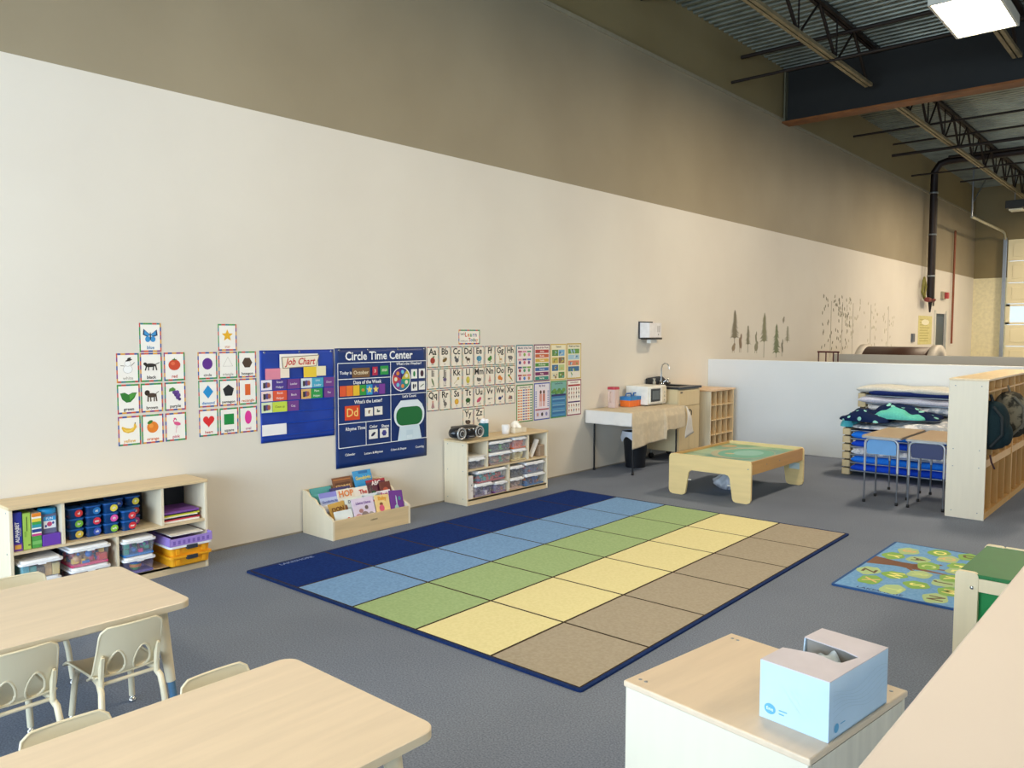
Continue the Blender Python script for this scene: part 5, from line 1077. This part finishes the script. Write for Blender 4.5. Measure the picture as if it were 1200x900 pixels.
o = B().box(.3105, .02, .03, .33, .31, .225, WM, .004).build('door', t); B().box(.3305, .04, .05, .333, .25, .205, M('#33373b', .25), .004).build('door_window', o); B().box(.3335, .07, .075, .3345, .225, .18, M('#5d6468', .2)).build('mesh_screen', o)
o = B().box(.3105, .314, .03, .328, .405, .225, M('#ded6c2', .35), .003).build('control_panel', t)
for k in range(3): B().lathe([(0, 0), (.013, 0), (.013, .008), (0, .01)], M('#c9c2ae', .35), 14, (.3285, .36, .06+.05*k), 'x').build('knob', o)
b = B()
for x in (.03, .27):
    for y in (.04, .38): b.lathe([(0, 0), (.012, 0), (.012, .012)], BLACK, 8, (x, y, 0))
b.build('foot', t)
t = thing('waste_bin', 'black waste bin under the folding table with a white bag over its rim', 'waste bin', (.27, 4.87, 0))
B().lathe([(0, 0), (.115, 0), (.118, .01), (.15, .40), (.155, .41), (.155, .425), (.145, .425), (.14, .40), (.11, .02), (0, .02)], M('#15171d', .45), 26).build('bin_body', t)
b = B(); b.grid(lambda u, v: ((.158+.012*math.sin(9*2*PI*u)*v)*math.cos(2*PI*u), (.158+.03*v*(1 if u > .5 else .3)+.01*math.sin(7*2*PI*u)*v)*math.sin(2*PI*u), .432-.09*v*(1+.4*math.sin(5*2*PI*u))), 48, 5, M('#dfe3ee', .4, 0, .02)); o = b.build('bin_liner', t)
# sink unit
t = thing('portable_sink', 'beige portable sink cabinet on casters with a black top and chrome faucet', 'sink', (.02, 5.52, 0)); SB = wood('#dcc9a0', 2, .4, 'laminate', .04)
B().box(0, 0, .12, .44, .54, .90, SB, .002).build('cabinet_body', t)
o = B().box(.4405, .01, .13, .456, .53, .68, wood('#d9c498', 2, .4, 'laminate', .04), .003).build('door', t)
B().tube([(.457, .25, .55), (.475, .245, .57), (.475, .245, .62), (.457, .25, .64)], .006, BLACK, 8).build('handle', o); B().tube([(.457, .285, .55), (.475, .29, .57), (.475, .29, .62), (.457, .285, .64)], .006, BLACK, 8).build('handle', o)
o = B().box(.4405, .01, .69, .456, .53, .89, wood('#d9c498', 2, .4, 'laminate', .04), .003).build('drawer_front', t); B().box(.4565, .04, .85, .459, .09, .868, M('#3a2f28', .4)).build('badge', o)
B().box(.4565, .265, .13, .4575, .268, .68, M('#9a8660', .6)).build('door_gap', t)
BT = M('#24262a', .3); 
b = B(); b.box(-.005, -.02, .90, .47, .13, .93, BT, .004); b.box(-.005, .42, .90, .47, .56, .93, BT, .004); b.box(-.005, .13, .90, .08, .42, .93, BT); b.box(.38, .13, .90, .47, .42, .93, BT); b.box(.08, .13, .8, .38, .42, .81, BT); b.build('worktop', t)
b = B(); b.prism([(-.02, .93), (.56, .93), (.56, .95), (.5, .955), (.44, .99), (.36, 1.03), (.28, 1.04), (.02, 1.03), (-.02, 1.02)], -.008, .012, BT, 1, 'x'); b.build('backsplash', t)
o = B().lathe([(0, 0), (.03, 0), (.03, .01), (.016, .02), (.014, .05), (0, .05)], CHROME, 16, (.05, .26, .93)).build('faucet_base', t)
B().tube([(.05, .26, .95), (.05, .26, 1.14), (.065, .26, 1.19), (.10, .26, 1.21), (.14, .26, 1.20), (.16, .26, 1.17), (.165, .26, 1.14)], .009, CHROME, 10).build('spout', o)
for y in (.20, .32): B().tube([(.05, y, .93), (.05, y, .97), (.08, y+(.02 if y > .26 else -.02), .985)], .008, CHROME, 8).build('tap', o)
B().lathe([(0, 0), (.018, 0), (.018, .05), (.008, .06), (.008, .085), (0, .085)], CHROME, 14, (.05, .42, .93)).build('soap_pump', t)
B().lathe([(0, 0), (.02, 0), (.02, .05), (.008, .06), (.02, .09)], M('#b8b2a0', .4), 14, (.05, .09, .93)).build('cup', t)
for x in (.04, .40):
    for y in (.05, .49):
        q = B().tube([(x, y, .12), (x, y, .07)], .012, STEEL, 8).build('caster', t); B().lathe([(0, -.012), (.035, -.012), (.035, .012), (0, .012)], BLACK, 16, (x, y, .0355), 'y').build('wheel', q)
# mail cubby
t = thing('cubby_organizer', 'small birch cubby unit with sixteen pigeonholes in the corner', 'cubby unit', (.03, 6.33, 0)); CBW = wood('#dcc092', 2, .45, 'birch', .07)
B().box(0, 0, 0, .46, .018, .83, wood('#e8dcc0', 2), .002).build('side_panel', t); B().box(0, .652, 0, .46, .67, .83, CBW, .002).build('side_panel', t); B().box(0, .018, 0, .01, .652, .83, CBW).build('back_panel', t)
B().box(-.01, -.015, .83, .475, .685, .852, wood('#e0bd95', 1, .4, 'birch_top', .06), .004).build('top_panel', t); B().box(.01, .018, .0, .455, .652, .05, CBW).build('base', t)
for k in range(1, 5): B().box(.01, .018, .05+.195*(k-1), .456, .652, .062+.195*(k-1), CBW).build('shelf_board', t)
for k in range(1, 4): B().box(.01, .018+.1585*k-.005, .062, .452, .018+.1585*k+.005, .83, CBW).build('divider', t)
B().tube([(.3, .688, .62), (.3, .70, .65), (.3, .70, .72), (.3, .688, .75)], .01, M('#3a3430', .5), 8).build('handle', t)
# ================================================================= COTS, DESKS, COAT LOCKERS
TAN = M('#d2be94', .5, 0, .06, 8)
def cot(x, y, z, fab, label):
    t = thing('sleeping_cot', label, 'cot', (x, y, z), 0, 'stacked sleeping cots')
    for xx in (0, 1.24):
        for yy in (0, .44): B().prism(rrect(xx, yy, xx+.09, yy+.11, .02), .008, .078, TAN, 1).prism(rrect(xx+.02, yy+.02, xx+.07, yy+.09, .015), 0, .089, M('#5d5340', .7)).build('corner_foot', t)  # dark neck colour paints the shade in the gaps between stacked feet
        B().box(xx+.02, .11, .03, xx+.07, .44, .075, TAN).build('end_bar', t)
    B().tube([(.09, .03, .055), (1.24, .03, .055)], .014, STEEL, 6).build('side_rail', t); B().tube([(.09, .52, .055), (1.24, .52, .055)], .014, STEEL, 6).build('side_rail', t)
    B().box(.09, .035, .05, 1.24, .515, .058, fab).build('cot_sheet', t)
NAV = cloth('#20306a'); RB_ = cloth('#164ad0'); LBL = cloth('#1f78ea'); WPT = cloth('#e9ebef', '#a9b4c2'); GRY = cloth('#c4c6c2'); LAV = cloth('#d9d8e6'); 
low = ['bottom', 'second', 'third', 'fourth', 'fifth', 'sixth', 'seventh', 'eighth', 'ninth', 'topmost']
fl = [NAV, RB_, LBL, RB_, LBL, NAV]
for k in range(6): cot(2.30, 5.99, .001+.09*k, fl[k], 'tan cornered sleeping cot, %s of the front stack by the half wall' % (low[k] if k < 5 else 'topmost'))
for k in range(10): cot(2.26, 6.60, .001+.09*k, [NAV, GRY][k % 2], 'tan cornered sleeping cot, %s of the rear stack by the half wall' % low[k])
def bedding(x0, x1, y0, y1, z0, h, mt, label, seed, sag=.3, name='folded_blanket', cat='bedding', over=.03):
    rr = random.Random(seed); p = [rr.uniform(0, 6) for _ in range(6)]; n = 26
    def f(u, v):
        u = .5-.5*math.cos(PI*u); a = 2*PI*v; e = .9; cx = math.cos(a); sz = math.sin(a); sx = abs(cx)**.45*(1 if cx > 0 else -1); zz = abs(sz)**.6*(1 if sz > 0 else -1)
        k = (1-abs(2*u-1)**24)**.5
        hh = h*(.94+.05*math.sin(6*u+p[0])+.04*math.sin(13*u+p[1]))
        yw = (y1-y0)/2*(1+.02*math.sin(9*u+p[2]))
        return (x0+(x1-x0)*u, (y0+y1)/2-yw*sx*(1 if sx > 0 else 1), z0+hh/2+hh/2*zz*k+ (.006*math.sin(17*u+p[3]) if zz > 0 else 0))
    o = B().grid(f, 40, n, mt).build(name); return tag(o, label, cat, 'bedding on the cots')
for k, (mt, lb) in enumerate(((RB_, 'dark royal blue bedding at the bottom of the front stack'), (LBL, 'royal blue bedding low in the front stack'), (WPT, 'white patterned bedding in the middle of the front stack'), (RB_, 'royal blue roll under the bright blue one'), (LBL, 'bright blue rolled bedding in the front stack'))):
    bedding(2.42, 3.58, 5.93, 6.5, .062+.09*k, .084, mt, lb, k)
for k, (mt, lb) in enumerate(((GRY, 'dark grey bedding in the upper rear stack'), (WPT, 'white dotted bedding in the upper rear stack'), (LAV, 'lavender white sheet in the rear stack'), (NAV, 'thin navy blanket near the top of the rear stack'))):
    bedding(2.40 if k != 2 else 2.28, 3.52, 6.54, 7.1, .602+.09*k-(0 if k else .02), .08, mt, lb, 20+k)
bedding(2.26, 3.56, 6.54, 7.12, .90, .085, GRY, 'pale grey beige sheet covering the top of the rear stack', 31)
# big patterned blanket thrown over the front stack
ptn, bb, nt = _base('patterned_fleece', .9, 0, .1)
N = nt.nodes; L = nt.links; tc = N.new('ShaderNodeTexCoord'); vo = N.new('ShaderNodeTexVoronoi'); vo.inputs['Scale'].default_value = 9
cr = N.new('ShaderNodeValToRGB'); cr.color_ramp.interpolation = 'CONSTANT'; cr.color_ramp.elements[0].color = lin('#8fd0c8'); cr.color_ramp.elements[1].color = lin('#16264c'); cr.color_ramp.elements[1].position = .26
L.new(tc.outputs['Object'], vo.inputs['Vector']); L.new(vo.outputs['Distance'], cr.inputs[0]); L.new(cr.outputs[0], bb.inputs['Base Color'])
def mound(x0, x1, y0, y1, z0, h, px, mt, name, label, seed, rot=0):
    rr = random.Random(seed); p = [rr.uniform(0, 6) for _ in range(6)]; cx, cy, ax, ay = (x0+x1)/2, (y0+y1)/2, (x1-x0)/2, (y1-y0)/2
    def f(u, v):
        a = 2*PI*u; r = 1-(1-v)**1.6; c, s_ = math.cos(a), math.sin(a)
        sx = abs(c)**.6*(1 if c > 0 else -1); sy = abs(s_)**.6*(1 if s_ > 0 else -1)
        wob = 1+.05*math.sin(3*a+p[4])*r+.03*math.sin(7*a+p[5])*r
        X = r*sx*wob; Y = r*sy*wob; q = (X+1)/2; bump = math.exp(-((q-px)/.32)**2)
        e = max(0, 1-r**4)**.5
        return (cx+ax*X, cy+ay*Y, z0+.002+e*(h*(.42+.58*bump)+.012*math.sin(6*X+3*Y+p[0])+.008*math.sin(8*Y+p[1])+.006*math.sin(13*X+p[2])))
    o = B(); o.grid(f, 56, 24, mt); o = o.build(name); return tag(o, label, 'bedding', 'bedding on the cots')
mound(2.38, 3.56, 5.90, 6.5, .545, .09, .75, WPT, 'patterned_sheet', 'white sheet with grey marks under the navy blanket', 41)
mound(2.27, 2.80, 5.86, 6.38, .625, .12, .45, ptn, 'fleece_blanket', 'navy blanket with teal shapes bunched on the front stack', 42)
mound(2.55, 3.25, 6.1, 6.56, .66, .15, .25, ptn, 'fleece_blanket', 'navy patterned blanket end lying farther back over the cots', 43)
mound(2.60, 3.12, 5.98, 6.34, .665, .11, .35, cloth('#5fc0b4'), 'teal_blanket', 'plain teal lining of the folded navy blanket', 44)
mound(2.25, 2.42, 6.0, 6.3, .545, .13, .5, cloth('#57b8c4'), 'teal_pillow', 'small turquoise pillow end at the left of the front stack', 45)
# child desks
GT = M('#b4b9c0', .35, .4, .03); GD = M('#6c7078', .35, .5)
def desk(x0, x1, pan_, label):
    t = thing('child_desk', label, 'desk', ((x0+x1)/2, 5.03, 0), 0, 'small desks by the coat lockers'); a = (x1-x0)/2
    b = B(); b.prism(rrect(-a, -.43, a, .43, .025), .615, .632, M('#a5a7a8', .4)); b.build('edge_band', t)
    B().prism(rrect(-a+.004, -.426, a-.004, .426, .022), .6322, .638, wood('#b9a283', 0, .4, 'laminate_top', .08)).build('desktop', t)
    for y in (-.395, -.055, .385):
        pth = [(-a+.03, y, .3)] + [(-a+.03, y, .56)] + [(-a+.03+.05*(1-math.cos(q)), y, .56+.05*math.sin(q)) for q in (.4, .8, 1.2, 1.57)] + [(a-.03-.05*(1-math.cos(q)), y, .56+.05*math.sin(q)) for q in (1.57, 1.2, .8, .4)] + [(a-.03, y, .56), (a-.03, y, .3)]
        B().tube(pth, .0115, GT, 8).build('leg_frame', t)
        for s in (-1, 1):
            q = B().tube([(s*(a-.03), y, .31), (s*(a-.03), y, .02)], .0085, GD, 8).build('leg', t); B().lathe([(0, 0), (.014, 0), (.014, .022), (.009, .028)], BLACK, 10, (s*(a-.03), y, 0)).build('foot', q)
    out = [(-a+.045, .475), (-a+.06, .465), (a-.06, .465), (a-.045, .475), (a-.043, .56), (a-.06, .592), (a-.09, .603), (-a+.09, .603), (-a+.06, .592), (-a+.043, .56)]
    B().prism(out, -.398, -.39, pan_, 1, 'y').build('end_panel', t)
desk(2.945, 3.295, M('#5d97d0', .4, 0, .02), 'small wood topped desk with a light blue end panel')
desk(3.333, 3.685, M('#0f1f58', .4, 0, .02), 'small wood topped desk with a navy end panel, beside the coat lockers')
def locker(y0, label, back=0):
    t = thing('coat_locker', label, 'locker', (3.702, y0, 0), 0, 'birch coat lockers'); H = 1.213; D = .30; L = 1.19
    side = wood('#e0d8c4' if not back else '#cfa566', 2, .45, 'birch', .03); inn = wood('#cfa566', 2, .45, 'birch_inside', .08)
    B().box(0, 0, 0, D, .018, H-.018, side, .002).build('side_panel', t); B().box(0, L-.018, 0, D, L, H-.018, inn, .002).build('side_panel', t)
    B().box(-.001, -.003, H-.018, D+.004, L+.001, H, wood('#e5cfa8', 1), .003).build('top_panel', t); B().box(0, .018, 0, .008, L-.018, H-.018, inn).build('back_panel', t)
    for z, nmz in ((1.095, 1), (.50, 1), (.04, 1)): B().box(.008, .018, z, D-.004, L-.018, z+.016, inn).build('shelf_board', t)
    B().box(D-.02, .018, .0, D-.006, L-.018, .04, inn).build('kick_board', t); B().box(D-.02, .018, .45, D-.006, L-.018, .50, inn).build('rail', t)
    for k in range(1, 4): B().box(.008, L*k/4-.006, .056, D-.008, L*k/4+.006, H-.018, inn).build('divider', t)
    B().box(.008, .018, .93, .02, L-.018, .99, inn).build('hook_rail', t)
    for k in range(4): B().tube([(.02, L*(k+.5)/4, .97), (.06, L*(k+.5)/4, .96), (.07, L*(k+.5)/4, .98)], .005, STEEL, 6).build('coat_hook', t)
    b = B()
    for x in (.05, .25):
        for z in (.06, .45, .6, 1.15): b.lathe([(0, -.0015), (.005, -.0015), (.005, 0)], STEEL, 8, (x, 0, z), 'y')
    b.build('screw', t)
locker(4.49, 'birch coat locker holding two backpacks, its pale side towards the camera'); locker(5.682, 'birch coat locker standing behind the one with the backpacks', 1)
def pack(loc, rot, col, label, h=.40, w_=.15, d=.11, trim='#2a2c30', pocket=True, name='backpack'):
    t = thing(name, label, 'backpack', loc, rot, 'backpacks on the coat hooks')
    def f(u, v):
        a = 2*PI*u; c, s = math.cos(a), math.sin(a); sx = abs(c)**.6*(1 if c > 0 else -1); sy = abs(s)**.6*(1 if s > 0 else -1)
        k = (math.sin(PI*min(.999, max(.001, v)))**.28); tp = 1-.22*max(0, v-.55)
        return (d*sx*k*tp*(1+.12*(1-v))+.008*math.sin(9*v+3*a), w_*sy*k*tp+.006*math.sin(7*v+a), h*v)
    B().grid(f, 30, 24, col).build('pack_body', t)
    if pocket: B().ball((d*.85, 0, h*.33), 1, col, 14, (d*.45, w_*.75, h*.24)).build('front_pocket', t)
    B().tube([(0, -.03, h*.96), (-.02, -.02, h+.05), (-.02, .02, h+.05), (0, .03, h*.96)], .008, M(trim, .6), 8).build('top_loop', t)
    b = B()
    for s in (-1, 1): b.tube([(d*.2, s*w_*.95, h*.9), (d*.75, s*w_*1.02, h*.7), (d*.8, s*w_*1.0, h*.35), (d*.1, s*w_*.95, h*.08)], .012, M(trim, .7), 8)
    b.build('shoulder_strap', t)
pack((4.01, 4.66, .60), 0, cloth('#15272c'), 'dark green black backpack hanging nearest the locker side', .42, .125, .12, '#101a1e')
pack((4.06, 5.12, .66), .2, cloth('#7a7462', '#35332c'), 'grey camouflage backpack hanging second in the coat locker', .42, .13, .13, '#5f5c50')
tag(B().tube([(4.02, 4.56, .56), (4.03, 4.57, .50), (4.05, 4.6, .44)], .008, M('#3a1c20', .6), 6).build('hanging_strap'), 'dark red strap dangling below the black backpack', 'strap')
